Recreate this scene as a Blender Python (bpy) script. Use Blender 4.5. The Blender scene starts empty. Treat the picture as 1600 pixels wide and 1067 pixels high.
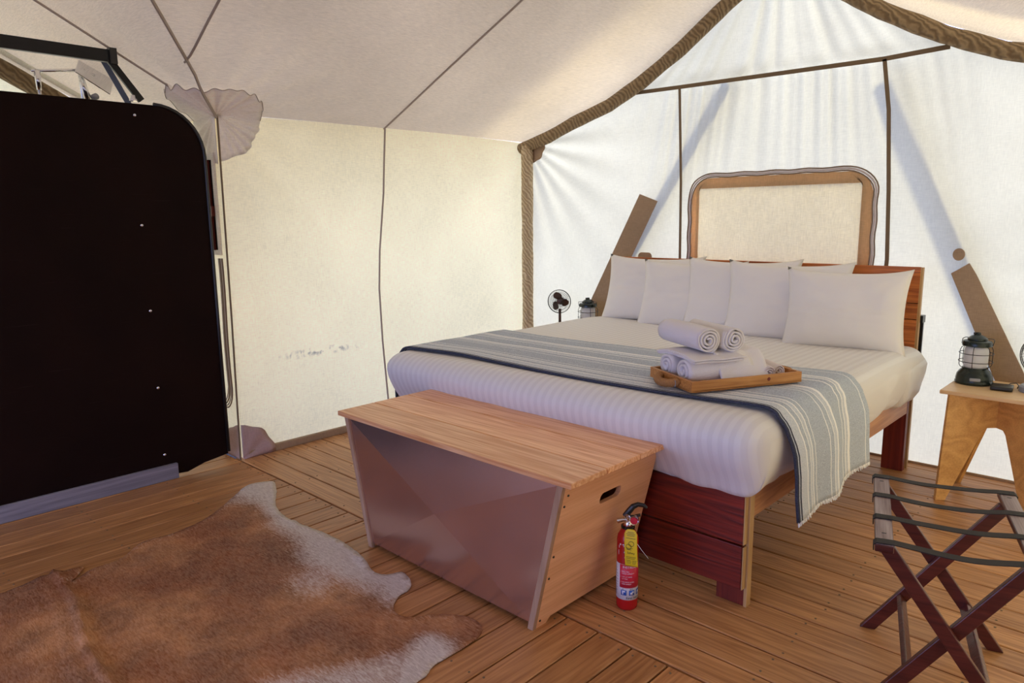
import bpy, bmesh, math, random
from mathutils import Vector, Matrix, noise
from mathutils.geometry import delaunay_2d_cdt
random.seed(7)
S = bpy.context.scene
COL = S.collection
PI = math.pi
# ------------------------------------------------------------------ camera
YAW, PITCH, ROLL, FPX, HCAM = math.radians(43.85169), math.radians(9.8887), math.radians(0.73475), 1124.94, 1.48
_f = Vector((-math.sin(YAW)*math.cos(PITCH), math.cos(YAW)*math.cos(PITCH), -math.sin(PITCH)))
_r = Vector((math.cos(YAW), math.sin(YAW), 0)); _d = _f.cross(_r)
_r2 = math.cos(ROLL)*_r + math.sin(ROLL)*_d; _d2 = -math.sin(ROLL)*_r + math.cos(ROLL)*_d
cam = bpy.data.cameras.new('camera'); co = bpy.data.objects.new('camera', cam); COL.objects.link(co)
cam.sensor_width = 36; cam.lens = FPX/1600*36; cam.clip_start = 0.05
co.matrix_world = Matrix(((_r2.x, -_d2.x, -_f.x, 0), (_r2.y, -_d2.y, -_f.y, 0), (_r2.z, -_d2.z, -_f.z, HCAM), (0, 0, 0, 1)))
S.camera = co
# ------------------------------------------------------------------ world, sun, exposure
W = bpy.data.worlds.new('sky'); S.world = W; W.use_nodes = True
wn = W.node_tree; wn.nodes.clear()
wo = wn.nodes.new('ShaderNodeOutputWorld'); wb = wn.nodes.new('ShaderNodeBackground')
tc = wn.nodes.new('ShaderNodeTexCoord'); sx = wn.nodes.new('ShaderNodeSeparateXYZ'); rp = wn.nodes.new('ShaderNodeValToRGB')
wn.links.new(tc.outputs['Generated'], sx.inputs[0]); wn.links.new(sx.outputs['Z'], rp.inputs[0])
rp.color_ramp.elements[0].position = 0.0; rp.color_ramp.elements[0].color = (0.52, 0.62, 1.15, 1)
rp.color_ramp.elements[1].position = 0.9; rp.color_ramp.elements[1].color = (0.36, 0.47, 1.05, 1)
wn.links.new(rp.outputs[0], wb.inputs[0]); wb.inputs[1].default_value = 2.7
wn.links.new(wb.outputs[0], wo.inputs[0])
sd = bpy.data.lights.new('sun', 'SUN'); sd.energy = 3.2; sd.color = (1.0, 0.90, 0.72); sd.angle = math.radians(9)
so = bpy.data.objects.new('sun', sd); COL.objects.link(so)
so.rotation_euler = Vector((-0.62, -1.0, -0.85)).to_track_quat('-Z', 'Y').to_euler()   # shines from behind the headboard wall
S.view_settings.view_transform = 'Standard'; S.view_settings.look = 'None'
S.view_settings.gamma = 1.0; S.view_settings.use_curve_mapping = False
S.view_settings.exposure = 0.75
S.cycles.use_denoising = True
S.cycles.max_bounces = 12; S.cycles.diffuse_bounces = 7; S.cycles.glossy_bounces = 4; S.cycles.transmission_bounces = 6
S.cycles.sample_clamp_indirect = 6

# ------------------------------------------------------------------ materials
def newmat(name):
    m = bpy.data.materials.new(name); m.use_nodes = True
    n = m.node_tree.nodes; l = m.node_tree.links
    return m, n, l, n['Principled BSDF']
def N(n, t, **kw):
    x = n.new(t)
    for k, v in kw.items(): setattr(x, k, v)
    return x
def ramp(n, stops):
    r = n.new('ShaderNodeValToRGB'); e = r.color_ramp.elements
    while len(e) < len(stops): e.new(0.5)
    for a, (p, c) in zip(e, stops):
        a.position = p; a.color = (*c, 1) if len(c) == 3 else c
    return r
def coords(n, l, scale, rnd=True, rot=(0, 0, 0)):
    t = N(n, 'ShaderNodeTexCoord'); mp = N(n, 'ShaderNodeMapping'); mp.inputs['Scale'].default_value = scale
    mp.inputs['Rotation'].default_value = rot
    if rnd:
        oi = N(n, 'ShaderNodeObjectInfo'); ml = N(n, 'ShaderNodeMath', operation='MULTIPLY'); ml.inputs[1].default_value = 57.0
        ad = N(n, 'ShaderNodeVectorMath', operation='ADD')
        l.new(oi.outputs['Random'], ml.inputs[0]); l.new(t.outputs['Object'], ad.inputs[0]); l.new(ml.outputs[0], ad.inputs[1])
        l.new(ad.outputs[0], mp.inputs[0])
    else: l.new(t.outputs['Object'], mp.inputs[0])
    return mp
def mixc(n, l, fac, a, b, mode='MIX'):
    x = N(n, 'ShaderNodeMix', data_type='RGBA', blend_type=mode)
    for i, v in ((0, fac), (6, a), (7, b)):
        if isinstance(v, (int, float)): x.inputs[i].default_value = v
        elif isinstance(v, tuple): x.inputs[i].default_value = (*v, 1)
        else: l.new(v, x.inputs[i])
    return x.outputs[2]
def bump(n, l, h, strength, dist, bs):
    b = N(n, 'ShaderNodeBump'); b.inputs['Strength'].default_value = strength; b.inputs['Distance'].default_value = dist
    l.new(h, b.inputs['Height']); l.new(b.outputs[0], bs.inputs['Normal']); return b
def wood(name, c1, c2, axis='x', rough=0.5, cath=1.0, var=0.25, fine=1.0, spec=0.4):
    """long grain along the given axis, cathedral figure from distorted rings, tint varies per object"""
    m, n, l, b = newmat(name)
    k = {'x': (0.9, 14, 14), 'y': (14, 0.9, 14), 'z': (14, 14, 0.9)}[axis]
    mp = coords(n, l, k)
    nz = N(n, 'ShaderNodeTexNoise'); nz.inputs['Scale'].default_value = 0.9*cath; nz.inputs['Detail'].default_value = 2
    l.new(mp.outputs[0], nz.inputs[0])
    ml = N(n, 'ShaderNodeMath', operation='MULTIPLY'); ml.inputs[1].default_value = 22
    fr = N(n, 'ShaderNodeMath', operation='PINGPONG'); fr.inputs[1].default_value = 1
    l.new(nz.outputs[0], ml.inputs[0]); l.new(ml.outputs[0], fr.inputs[0])
    k2 = {'x': (4, 150, 150), 'y': (150, 4, 150), 'z': (150, 150, 4)}[axis]
    mp2 = coords(n, l, tuple(q*fine for q in k2))
    nf = N(n, 'ShaderNodeTexNoise'); nf.inputs['Scale'].default_value = 1.0; nf.inputs['Detail'].default_value = 5
    l.new(mp2.outputs[0], nf.inputs[0])
    rf = ramp(n, [(0.35, (0, 0, 0)), (0.7, (1, 1, 1))]); l.new(nf.outputs[0], rf.inputs[0])
    mm = N(n, 'ShaderNodeMath', operation='MULTIPLY_ADD'); mm.inputs[1].default_value = 0.55
    m3 = N(n, 'ShaderNodeMath', operation='MULTIPLY'); m3.inputs[1].default_value = 0.45
    l.new(fr.outputs[0], mm.inputs[0]); l.new(rf.outputs[0], m3.inputs[0]); l.new(m3.outputs[0], mm.inputs[2])
    c = mixc(n, l, mm.outputs[0], c1, c2)
    oi = N(n, 'ShaderNodeObjectInfo'); mr = N(n, 'ShaderNodeMapRange'); mr.inputs[3].default_value = 1-var; mr.inputs[4].default_value = 1+var*0.6
    l.new(oi.outputs['Random'], mr.inputs[0])
    hs = N(n, 'ShaderNodeHueSaturation'); l.new(mr.outputs[0], hs.inputs['Value']); l.new(c, hs.inputs['Color'])
    l.new(hs.outputs[0], b.inputs['Base Color']); b.inputs['Roughness'].default_value = rough
    b.inputs['Specular IOR Level'].default_value = spec
    bump(n, l, mm.outputs[0], 0.25, 0.002, b)
    return m
def plain(name, c, rough=0.5, metal=0.0, nscale=0, nstr=0.1, spec=0.5, var=0.0):
    m, n, l, b = newmat(name)
    b.inputs['Base Color'].default_value = (*c, 1); b.inputs['Roughness'].default_value = rough
    b.inputs['Metallic'].default_value = metal; b.inputs['Specular IOR Level'].default_value = spec
    mp = coords(n, l, (1, 1, 1), False)
    nz = N(n, 'ShaderNodeTexNoise'); nz.inputs['Scale'].default_value = nscale or 20; nz.inputs['Detail'].default_value = 4
    l.new(mp.outputs[0], nz.inputs[0])
    if var: l.new(mixc(n, l, nz.outputs[0], tuple(q*(1-var) for q in c), tuple(min(1, q*(1+var)) for q in c)), b.inputs['Base Color'])
    if nscale: bump(n, l, nz.outputs[0], nstr, 0.003, b)
    return m
def canvas(name, refl, trans, weave=420, weave_amt=0.12, blotch=0.10, wr=0.0, wrscale=(1, 1, 1)):
    """cloth that both reflects and lets light through"""
    m = bpy.data.materials.new(name); m.use_nodes = True; n = m.node_tree.nodes; l = m.node_tree.links; n.clear()
    o = N(n, 'ShaderNodeOutputMaterial'); ad = N(n, 'ShaderNodeAddShader'); df = N(n, 'ShaderNodeBsdfDiffuse'); tr = N(n, 'ShaderNodeBsdfTranslucent')
    mp = coords(n, l, (1, 1, 1), False)
    a = N(n, 'ShaderNodeTexNoise'); a.inputs['Scale'].default_value = 1.3; a.inputs['Detail'].default_value = 3; l.new(mp.outputs[0], a.inputs[0])
    def thread(sc):
        q = coords(n, l, sc, False); z = N(n, 'ShaderNodeTexNoise'); z.inputs['Scale'].default_value = 1; z.inputs['Detail'].default_value = 2
        l.new(q.outputs[0], z.inputs[0]); return z.outputs[0]
    t1 = thread((weave*0.06, weave*0.06, weave)); t2 = thread((weave, weave, weave*0.06))
    s = N(n, 'ShaderNodeMath', operation='ADD'); l.new(t1, s.inputs[0]); l.new(t2, s.inputs[1])
    mr = N(n, 'ShaderNodeMapRange'); mr.inputs[1].default_value = 0.7; mr.inputs[2].default_value = 1.3
    mr.inputs[3].default_value = 1-weave_amt; mr.inputs[4].default_value = 1+weave_amt; l.new(s.outputs[0], mr.inputs[0])
    mb = N(n, 'ShaderNodeMapRange'); mb.inputs[1].default_value = 0.3; mb.inputs[2].default_value = 0.7
    mb.inputs[3].default_value = 1-blotch; mb.inputs[4].default_value = 1+blotch*0.5; l.new(a.outputs[0], mb.inputs[0])
    mu = N(n, 'ShaderNodeMath', operation='MULTIPLY'); l.new(mr.outputs[0], mu.inputs[0]); l.new(mb.outputs[0], mu.inputs[1])
    for c, sh in ((refl, df), (trans, tr)):
        h = N(n, 'ShaderNodeHueSaturation'); h.inputs['Color'].default_value = (*c, 1); l.new(mu.outputs[0], h.inputs['Value'])
        l.new(h.outputs[0], sh.inputs['Color'])
    if wr:
        q = coords(n, l, wrscale, False); z = N(n, 'ShaderNodeTexNoise'); z.inputs['Scale'].default_value = 1; z.inputs['Detail'].default_value = 3; z.inputs['Distortion'].default_value = 0.6
        l.new(q.outputs[0], z.inputs[0])
        b = N(n, 'ShaderNodeBump'); b.inputs['Strength'].default_value = wr; b.inputs['Distance'].default_value = 0.03; l.new(z.outputs[0], b.inputs['Height'])
        l.new(b.outputs[0], df.inputs['Normal']); l.new(b.outputs[0], tr.inputs['Normal'])
    l.new(df.outputs[0], ad.inputs[0]); l.new(tr.outputs[0], ad.inputs[1]); l.new(ad.outputs[0], o.inputs[0])
    return m

M = {}
M['deck_x'] = wood('deck_board_long', (0.60, 0.31, 0.125), (0.30, 0.125, 0.040), 'x', 0.42, 0.8, 0.16)
M['deck_y'] = wood('deck_board_cross', (0.58, 0.28, 0.105), (0.31, 0.122, 0.036), 'y', 0.42, 0.8, 0.16)
M['void'] = plain('underfloor_dark', (0.02, 0.012, 0.008), 0.9)
M['end'] = canvas('end_wall_canvas', (0.40, 0.40, 0.35), (0.262, 0.253, 0.168), weave_amt=0.08, wr=0.5, wrscale=(2.2, 2.2, 1.2))
M['side'] = canvas('side_wall_canvas', (0.48, 0.43, 0.36), (0.55, 0.465, 0.205), wr=0.35, wrscale=(1.6, 1.6, 0.9))
M['roof'] = canvas('roof_canvas', (0.52, 0.46, 0.41), (0.265, 0.225, 0.130), blotch=0.12, wr=0.4, wrscale=(1.4, 1.4, 1.4))
M['dimmed'] = canvas('dimmed_side_canvas', (0.40, 0.36, 0.33), (0.20, 0.18, 0.15))  # made-up lower transmission for walls out of view, darkens the foreground
M['fly'] = canvas('shade_fly', (0.6, 0.58, 0.52), (0.26, 0.25, 0.23))  # cloth of the unseen sheet added over the roof for shade
M['strip'] = canvas('light_gap_canvas', (0.5, 0.5, 0.48), (0.40, 0.38, 0.33))  # brighter cloth standing in for a sunlit gap
M['gusset'] = canvas('gusset_cloth', (0.78, 0.75, 0.72), (0.20, 0.19, 0.17))
M['mauve'] = canvas('floor_gusset_cloth', (0.46, 0.34, 0.32), (0.15, 0.11, 0.09))
M['tan'] = canvas('tan_reinforcement', (0.36, 0.26, 0.17), (0.13, 0.095, 0.062), blotch=0.15)
M['wintan'] = canvas('window_border_cloth', (0.52, 0.36, 0.20), (0.29, 0.19, 0.095), blotch=0.25)
M['peach'] = canvas('window_flap_cloth', (0.52, 0.48, 0.40), (0.365, 0.35, 0.265), wr=0.5, wrscale=(9, 9, 0.8))
M['seam'] = plain('seam_tape', (0.18, 0.125, 0.07), 0.8)
M['cord'] = plain('seam_cord', (0.38, 0.32, 0.27), 0.8)
M['zip'] = plain('zip_tape', (0.60, 0.52, 0.50), 0.7)
M['zipd'] = plain('zip_teeth', (0.22, 0.15, 0.10), 0.6)

def sleeve_mat(c1=(0.17, 0.11, 0.052), c2=(0.33, 0.235, 0.125)):
    m, n, l, b = newmat('quilted_pole_sleeve')
    mp = coords(n, l, (1, 1, 1), False)
    w = N(n, 'ShaderNodeTexWave', wave_type='BANDS', bands_direction='DIAGONAL'); w.inputs['Scale'].default_value = 15; w.inputs['Distortion'].default_value = 7; w.inputs['Detail'].default_value = 2
    l.new(mp.outputs[0], w.inputs[0])
    l.new(mixc(n, l, w.outputs[1], c1, c2), b.inputs['Base Color'])
    b.inputs['Roughness'].default_value = 0.75; bump(n, l, w.outputs[1], 0.6, 0.012, b); return m
M['sleeve'] = sleeve_mat()
M['sleeve_light'] = sleeve_mat((0.36, 0.26, 0.15), (0.62, 0.49, 0.32))
M['headwood'] = wood('headboard_fir', (0.62, 0.20, 0.045), (0.22, 0.048, 0.011), 'x', 0.45, 0.7, 0.12)
M['footwood'] = wood('footboard_fir', (0.24, 0.022, 0.008), (0.055, 0.005, 0.003), 'x', 0.45, 0.7, 0.12)
M['redleg'] = wood('bed_leg_fir', (0.24, 0.030, 0.010), (0.11, 0.010, 0.005), 'z', 0.5, 0.5, 0.1)
M['rail'] = wood('bed_rail_fir', (0.62, 0.31, 0.14), (0.40, 0.17, 0.07), 'y', 0.5, 0.7, 0.1)
M['edge'] = wood('plywood_edge', (0.60, 0.38, 0.17), (0.42, 0.24, 0.09), 'z', 0.5, 0.5, 0.1)
M['lid'] = wood('chest_lid_fir', (0.96, 0.58, 0.31), (0.62, 0.22, 0.06), 'x', 0.33, 0.75, 0.12)
M['chest'] = wood('chest_side_bamboo', (0.92, 0.53, 0.29), (0.72, 0.35, 0.16), 'y', 0.42, 0.3, 0.08)
M['chestedge'] = wood('chest_frame_edge', (0.48, 0.30, 0.19), (0.33, 0.19, 0.11), 'z', 0.5, 0.4, 0.08)
M['bamboo'] = wood('nightstand_plywood', (0.74, 0.42, 0.14), (0.50, 0.25, 0.07), 'x', 0.42, 0.3, 0.08)
M['bambootop'] = wood('nightstand_top', (0.72, 0.50, 0.28), (0.60, 0.38, 0.19), 'x', 0.38, 0.4, 0.05)
M['tray'] = wood('tray_wood', (0.58, 0.27, 0.075), (0.36, 0.13, 0.028), 'x', 0.4, 1.2, 0.1)
M['mahogany'] = wood('rack_mahogany', (0.11, 0.022, 0.014), (0.05, 0.009, 0.007), 'x', 0.3, 0.5, 0.1)
M['railtop'] = wood('pale_rail_top', (0.42, 0.34, 0.33), (0.16, 0.10, 0.10), 'y', 0.5, 0.5, 0.1, 1.6)
M['strap'] = plain('black_webbing', (0.018, 0.014, 0.012), 0.75, nscale=400, nstr=0.3)
M['black'] = plain('black_plastic', (0.015, 0.014, 0.013), 0.35)
M['blackm'] = plain('black_metal', (0.012, 0.012, 0.012), 0.3, 0.4)
M['dgreen'] = plain('dark_green_enamel', (0.012, 0.020, 0.016), 0.25, 0.2)
M['fanbrown'] = plain('fan_brown_plastic', (0.07, 0.025, 0.01), 0.45)
M['grey'] = plain('grey_plastic', (0.30, 0.31, 0.33), 0.4)
M['chrome'] = plain('chrome', (0.75, 0.74, 0.76), 0.16, 1.0)
M['steelgrey'] = plain('painted_steel', (0.09, 0.11, 0.15), 0.4, 0.3)
M['brass'] = plain('brass', (0.5, 0.34, 0.12), 0.3, 1.0)
M['redpaint'] = plain('red_enamel', (0.42, 0.008, 0.010), 0.25)
M['redlabel'] = plain('red_print', (0.62, 0.02, 0.05), 0.4)
M['white'] = plain('white_print', (0.72, 0.72, 0.76), 0.45)
M['ink'] = plain('black_ink', (0.02, 0.02, 0.02), 0.5)
M['blueink'] = plain('blue_print', (0.02, 0.09, 0.40), 0.45)
M['yellow'] = plain('yellow_tag_vinyl', (0.80, 0.60, 0.02), 0.4)
M['plank'] = wood('weathered_base_board', (0.30, 0.28, 0.32), (0.17, 0.155, 0.185), 'y', 0.6, 0.5, 0.05)
M['rope'] = plain('jute_rope', (0.36, 0.17, 0.055), 0.85, nscale=260, nstr=0.7, var=0.4)
M['towel'] = plain('white_terry', (0.80, 0.77, 0.78), 0.95, nscale=330, nstr=0.9, spec=0.1)
M['wash'] = plain('blush_terry', (0.78, 0.70, 0.68), 0.95, nscale=330, nstr=0.9, spec=0.1)
M['pillow'] = plain('cotton_pillowcase', (0.80, 0.775, 0.74), 0.8, nscale=9, nstr=0.35, spec=0.2)
M['glass'] = canvas('frosted_glass', (0.5, 0.5, 0.5), (0.45, 0.45, 0.45), weave_amt=0.0)
M['ground'] = plain('outside_ground', (0.20, 0.19, 0.16), 0.95, nscale=3, nstr=0.5, var=0.3)
M['pole'] = plain('outside_pole', (0.20, 0.19, 0.22), 0.7)

def panel_mat():
    m, n, l, b = newmat('black_fibre_panel')
    mp = coords(n, l, (1, 1, 1), False)
    a = N(n, 'ShaderNodeTexNoise'); a.inputs['Scale'].default_value = 2.2; a.inputs['Detail'].default_value = 6; l.new(mp.outputs[0], a.inputs[0])
    s = coords(n, l, (1, 3, 240), False, (0.9, 0, 0)); z = N(n, 'ShaderNodeTexNoise'); z.inputs['Scale'].default_value = 1.2; l.new(s.outputs[0], z.inputs[0])
    r = ramp(n, [(0.70, (0, 0, 0)), (0.76, (1, 1, 1))]); l.new(z.outputs[0], r.inputs[0])
    c = mixc(n, l, a.outputs[0], (0.006, 0.0025, 0.002), (0.016, 0.006, 0.004))
    ml = N(n, 'ShaderNodeMath', operation='MULTIPLY'); ml.inputs[1].default_value = 0.10; l.new(r.outputs[0], ml.inputs[0])
    l.new(mixc(n, l, ml.outputs[0], c, (0.16, 0.12, 0.11)), b.inputs['Base Color'])
    b.inputs['Roughness'].default_value = 0.7; b.inputs['Specular IOR Level'].default_value = 0.08
    w = coords(n, l, (300, 300, 300), False); q = N(n, 'ShaderNodeTexNoise'); q.inputs['Scale'].default_value = 1; l.new(w.outputs[0], q.inputs[0])
    bump(n, l, q.outputs[0], 0.25, 0.001, b); return m
M['panel'] = panel_mat()
def metal_mat():
    m, n, l, b = newmat('galvanised_sheet')
    mp = coords(n, l, (1, 1, 1), False)
    a = N(n, 'ShaderNodeTexNoise'); a.inputs['Scale'].default_value = 4; a.inputs['Detail'].default_value = 3; a.inputs['Roughness'].default_value = 0.5; l.new(mp.outputs[0], a.inputs[0])
    l.new(mixc(n, l, a.outputs[0], (0.62, 0.40, 0.32), (0.70, 0.48, 0.40)), b.inputs['Base Color'])  # brown reflection of floor and hide put into the base colour
    b.inputs['Metallic'].default_value = 0.9
    r = N(n, 'ShaderNodeMapRange'); r.inputs[3].default_value = 0.20; r.inputs[4].default_value = 0.30; l.new(a.outputs[0], r.inputs[0]); l.new(r.outputs[0], b.inputs['Roughness'])
    z = N(n, 'ShaderNodeTexNoise'); z.inputs['Scale'].default_value = 2.5; l.new(mp.outputs[0], z.inputs[0])
    return m
M['metal'] = metal_mat()
def sheet_mat():
    m, n, l, b = newmat('satin_stripe_sheet')
    t = N(n, 'ShaderNodeTexCoord'); sp = N(n, 'ShaderNodeSeparateXYZ'); l.new(t.outputs['Object'], sp.inputs[0])
    ml = N(n, 'ShaderNodeMath', operation='MULTIPLY'); ml.inputs[1].default_value = 2*PI/0.042; sn = N(n, 'ShaderNodeMath', operation='SINE')
    l.new(sp.outputs[0], ml.inputs[0]); l.new(ml.outputs[0], sn.inputs[0])
    r = N(n, 'ShaderNodeMapRange'); r.inputs[1].default_value = -0.25; r.inputs[2].default_value = 0.25; l.new(sn.outputs[0], r.inputs[0])
    l.new(mixc(n, l, r.outputs[0], (0.72, 0.70, 0.69), (0.77, 0.755, 0.74)), b.inputs['Base Color'])
    q = N(n, 'ShaderNodeMapRange'); q.inputs[3].default_value = 0.85; q.inputs[4].default_value = 0.5; l.new(r.outputs[0], q.inputs[0]); l.new(q.outputs[0], b.inputs['Roughness'])
    z = N(n, 'ShaderNodeTexNoise'); z.inputs['Scale'].default_value = 5; z.inputs['Detail'].default_value = 3; l.new(t.outputs['Object'], z.inputs[0])
    bump(n, l, z.outputs[0], 0.25, 0.02, b); return m
M['sheet'] = sheet_mat()
def throw_mat():
    m, n, l, b = newmat('striped_woven_throw')
    t = N(n, 'ShaderNodeTexCoord'); sp = N(n, 'ShaderNodeSeparateXYZ'); l.new(t.outputs['Object'], sp.inputs[0])
    r = N(n, 'ShaderNodeAttribute', attribute_name='across')
    g = (0.43, 0.475, 0.545); c = (0.88, 0.88, 0.87); d = (0.055, 0.06, 0.085); lg = (0.56, 0.60, 0.66)
    st = [(0, d), (0.014, g), (0.022, d), (0.034, lg), (0.10, c), (0.11, g), (0.15, c), (0.16, lg), (0.19, c), (0.20, g), (0.235, c), (0.245, g),
          (0.40, c), (0.41, g), (0.45, c), (0.46, lg), (0.50, c), (0.52, g), (0.66, c), (0.67, g), (0.71, c), (0.72, lg), (0.75, c), (0.77, g), (0.93, c), (0.94, g)]
    rr = ramp(n, st); rr.color_ramp.interpolation = 'CONSTANT'; l.new(r.outputs['Fac'], rr.inputs[0])
    mp = coords(n, l, (150, 330, 330), False); z = N(n, 'ShaderNodeTexNoise'); z.inputs['Scale'].default_value = 1; z.inputs['Detail'].default_value = 2; l.new(mp.outputs[0], z.inputs[0])
    k = ramp(n, [(0.40, (0, 0, 0)), (0.62, (1, 1, 1))]); l.new(z.outputs[0], k.inputs[0])
    l.new(mixc(n, l, 0.5, rr.outputs[0], mixc(n, l, k.outputs[0], (0.34, 0.35, 0.37), (0.85, 0.85, 0.85)), 'OVERLAY'), b.inputs['Base Color'])
    b.inputs['Roughness'].default_value = 0.95; b.inputs['Specular IOR Level'].default_value = 0.1
    bump(n, l, z.outputs[0], 0.6, 0.003, b); return m
M['throw'] = throw_mat()
def hide_mat():
    m, n, l, b = newmat('cowhide')
    at = N(n, 'ShaderNodeAttribute', attribute_name='pale')
    mp = coords(n, l, (1, 1, 1), False, (0, 0, 0.5))
    a = N(n, 'ShaderNodeTexNoise'); a.inputs['Scale'].default_value = 5.0; a.inputs['Detail'].default_value = 8; a.inputs['Roughness'].default_value = 0.65; l.new(mp.outputs[0], a.inputs[0])
    s = coords(n, l, (26, 110, 40), False, (0, 0, 0.9)); h = N(n, 'ShaderNodeTexNoise'); h.inputs['Scale'].default_value = 1.6; h.inputs['Detail'].default_value = 5; h.inputs['Distortion'].default_value = 0.7; l.new(s.outputs[0], h.inputs[0])
    lf = N(n, 'ShaderNodeTexNoise'); lf.inputs['Scale'].default_value = 1.7; lf.inputs['Detail'].default_value = 4; l.new(mp.outputs[0], lf.inputs[0])
    rl = ramp(n, [(0.42, (0, 0, 0)), (0.60, (1, 1, 1))]); l.new(lf.outputs[0], rl.inputs[0])
    br = mixc(n, l, rl.outputs[0], (0.34, 0.095, 0.020), (0.74, 0.32, 0.11))
    ra = ramp(n, [(0.35, (0, 0, 0)), (0.7, (1, 1, 1))]); l.new(a.outputs[0], ra.inputs[0])
    br = mixc(n, l, ra.outputs[0], mixc(n, l, 0.75, br, (0.10, 0.026, 0.007)), br)
    rh = ramp(n, [(0.35, (0, 0, 0)), (0.68, (1, 1, 1))]); l.new(h.outputs[0], rh.inputs[0])
    br = mixc(n, l, rh.outputs[0], mixc(n, l, 0.30, br, (0.12, 0.04, 0.015)), mixc(n, l, 0.28, br, (0.70, 0.46, 0.30)))
    wh = mixc(n, l, rh.outputs[0], (0.50, 0.41, 0.36), (0.68, 0.60, 0.54))
    # pale mask breaks up in the hair direction
    s2 = N(n, 'ShaderNodeMath', operation='MULTIPLY_ADD'); s2.inputs[1].default_value = 0.45; l.new(h.outputs[0], s2.inputs[0])
    s3 = N(n, 'ShaderNodeMath', operation='MULTIPLY_ADD'); s3.inputs[1].default_value = 0.5; l.new(a.outputs[0], s3.inputs[0]); l.new(at.outputs['Fac'], s3.inputs[2]); l.new(s3.outputs[0], s2.inputs[2])
    rm = ramp(n, [(0.62, (0, 0, 0)), (1.0, (1, 1, 1))]); l.new(s2.outputs[0], rm.inputs[0])
    l.new(mixc(n, l, rm.outputs[0], br, wh), b.inputs['Base Color'])
    b.inputs['Roughness'].default_value = 0.62; b.inputs['Specular IOR Level'].default_value = 0.35
    b.inputs['Sheen Weight'].default_value = 0.0
    bump(n, l, h.outputs[0], 0.45, 0.004, b); return m
M['hide'] = hide_mat()
def stain_canvas():
    """side wall cloth with its row of mildew specks"""
    m = M['side']; n = m.node_tree.nodes; l = m.node_tree.links
    t = N(n, 'ShaderNodeTexCoord'); s = N(n, 'ShaderNodeSeparateXYZ'); l.new(t.outputs['Object'], s.inputs[0])
    def band(o, c, w):
        a = N(n, 'ShaderNodeMath', operation='SUBTRACT'); a.inputs[1].default_value = c; l.new(o, a.inputs[0])
        b = N(n, 'ShaderNodeMath', operation='ABSOLUTE'); l.new(a.outputs[0], b.inputs[0])
        d = N(n, 'ShaderNodeMapRange'); d.inputs[1].default_value = 0; d.inputs[2].default_value = w; d.inputs[3].default_value = 1; d.inputs[4].default_value = 0; l.new(b.outputs[0], d.inputs[0]); return d.outputs[0]
    b1 = band(s.outputs[1], 2.55, 0.42); b2 = band(s.outputs[2], 0.60, 0.035)
    z = N(n, 'ShaderNodeTexNoise'); z.inputs['Scale'].default_value = 28; z.inputs['Detail'].default_value = 4; l.new(t.outputs['Object'], z.inputs[0])
    r = ramp(n, [(0.50, (0, 0, 0)), (0.68, (1, 1, 1))]); l.new(z.outputs[0], r.inputs[0])
    p = N(n, 'ShaderNodeMath', operation='MULTIPLY'); l.new(b1, p.inputs[0]); l.new(b2, p.inputs[1])
    p2 = N(n, 'ShaderNodeMath', operation='MULTIPLY'); l.new(p.outputs[0], p2.inputs[0]); l.new(r.outputs[0], p2.inputs[1])
    p3 = N(n, 'ShaderNodeMath', operation='MULTIPLY'); p3.inputs[1].default_value = 1.1; p3.use_clamp = True; l.new(p2.outputs[0], p3.inputs[0])
    for sh in [q for q in n if q.type in ('BSDF_DIFFUSE', 'BSDF_TRANSLUCENT')]:
        src = sh.inputs['Color'].links[0].from_socket
        l.new(mixc(n, l, p3.outputs[0], src, (0.10, 0.095, 0.085)), sh.inputs['Color'])
stain_canvas()

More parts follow.
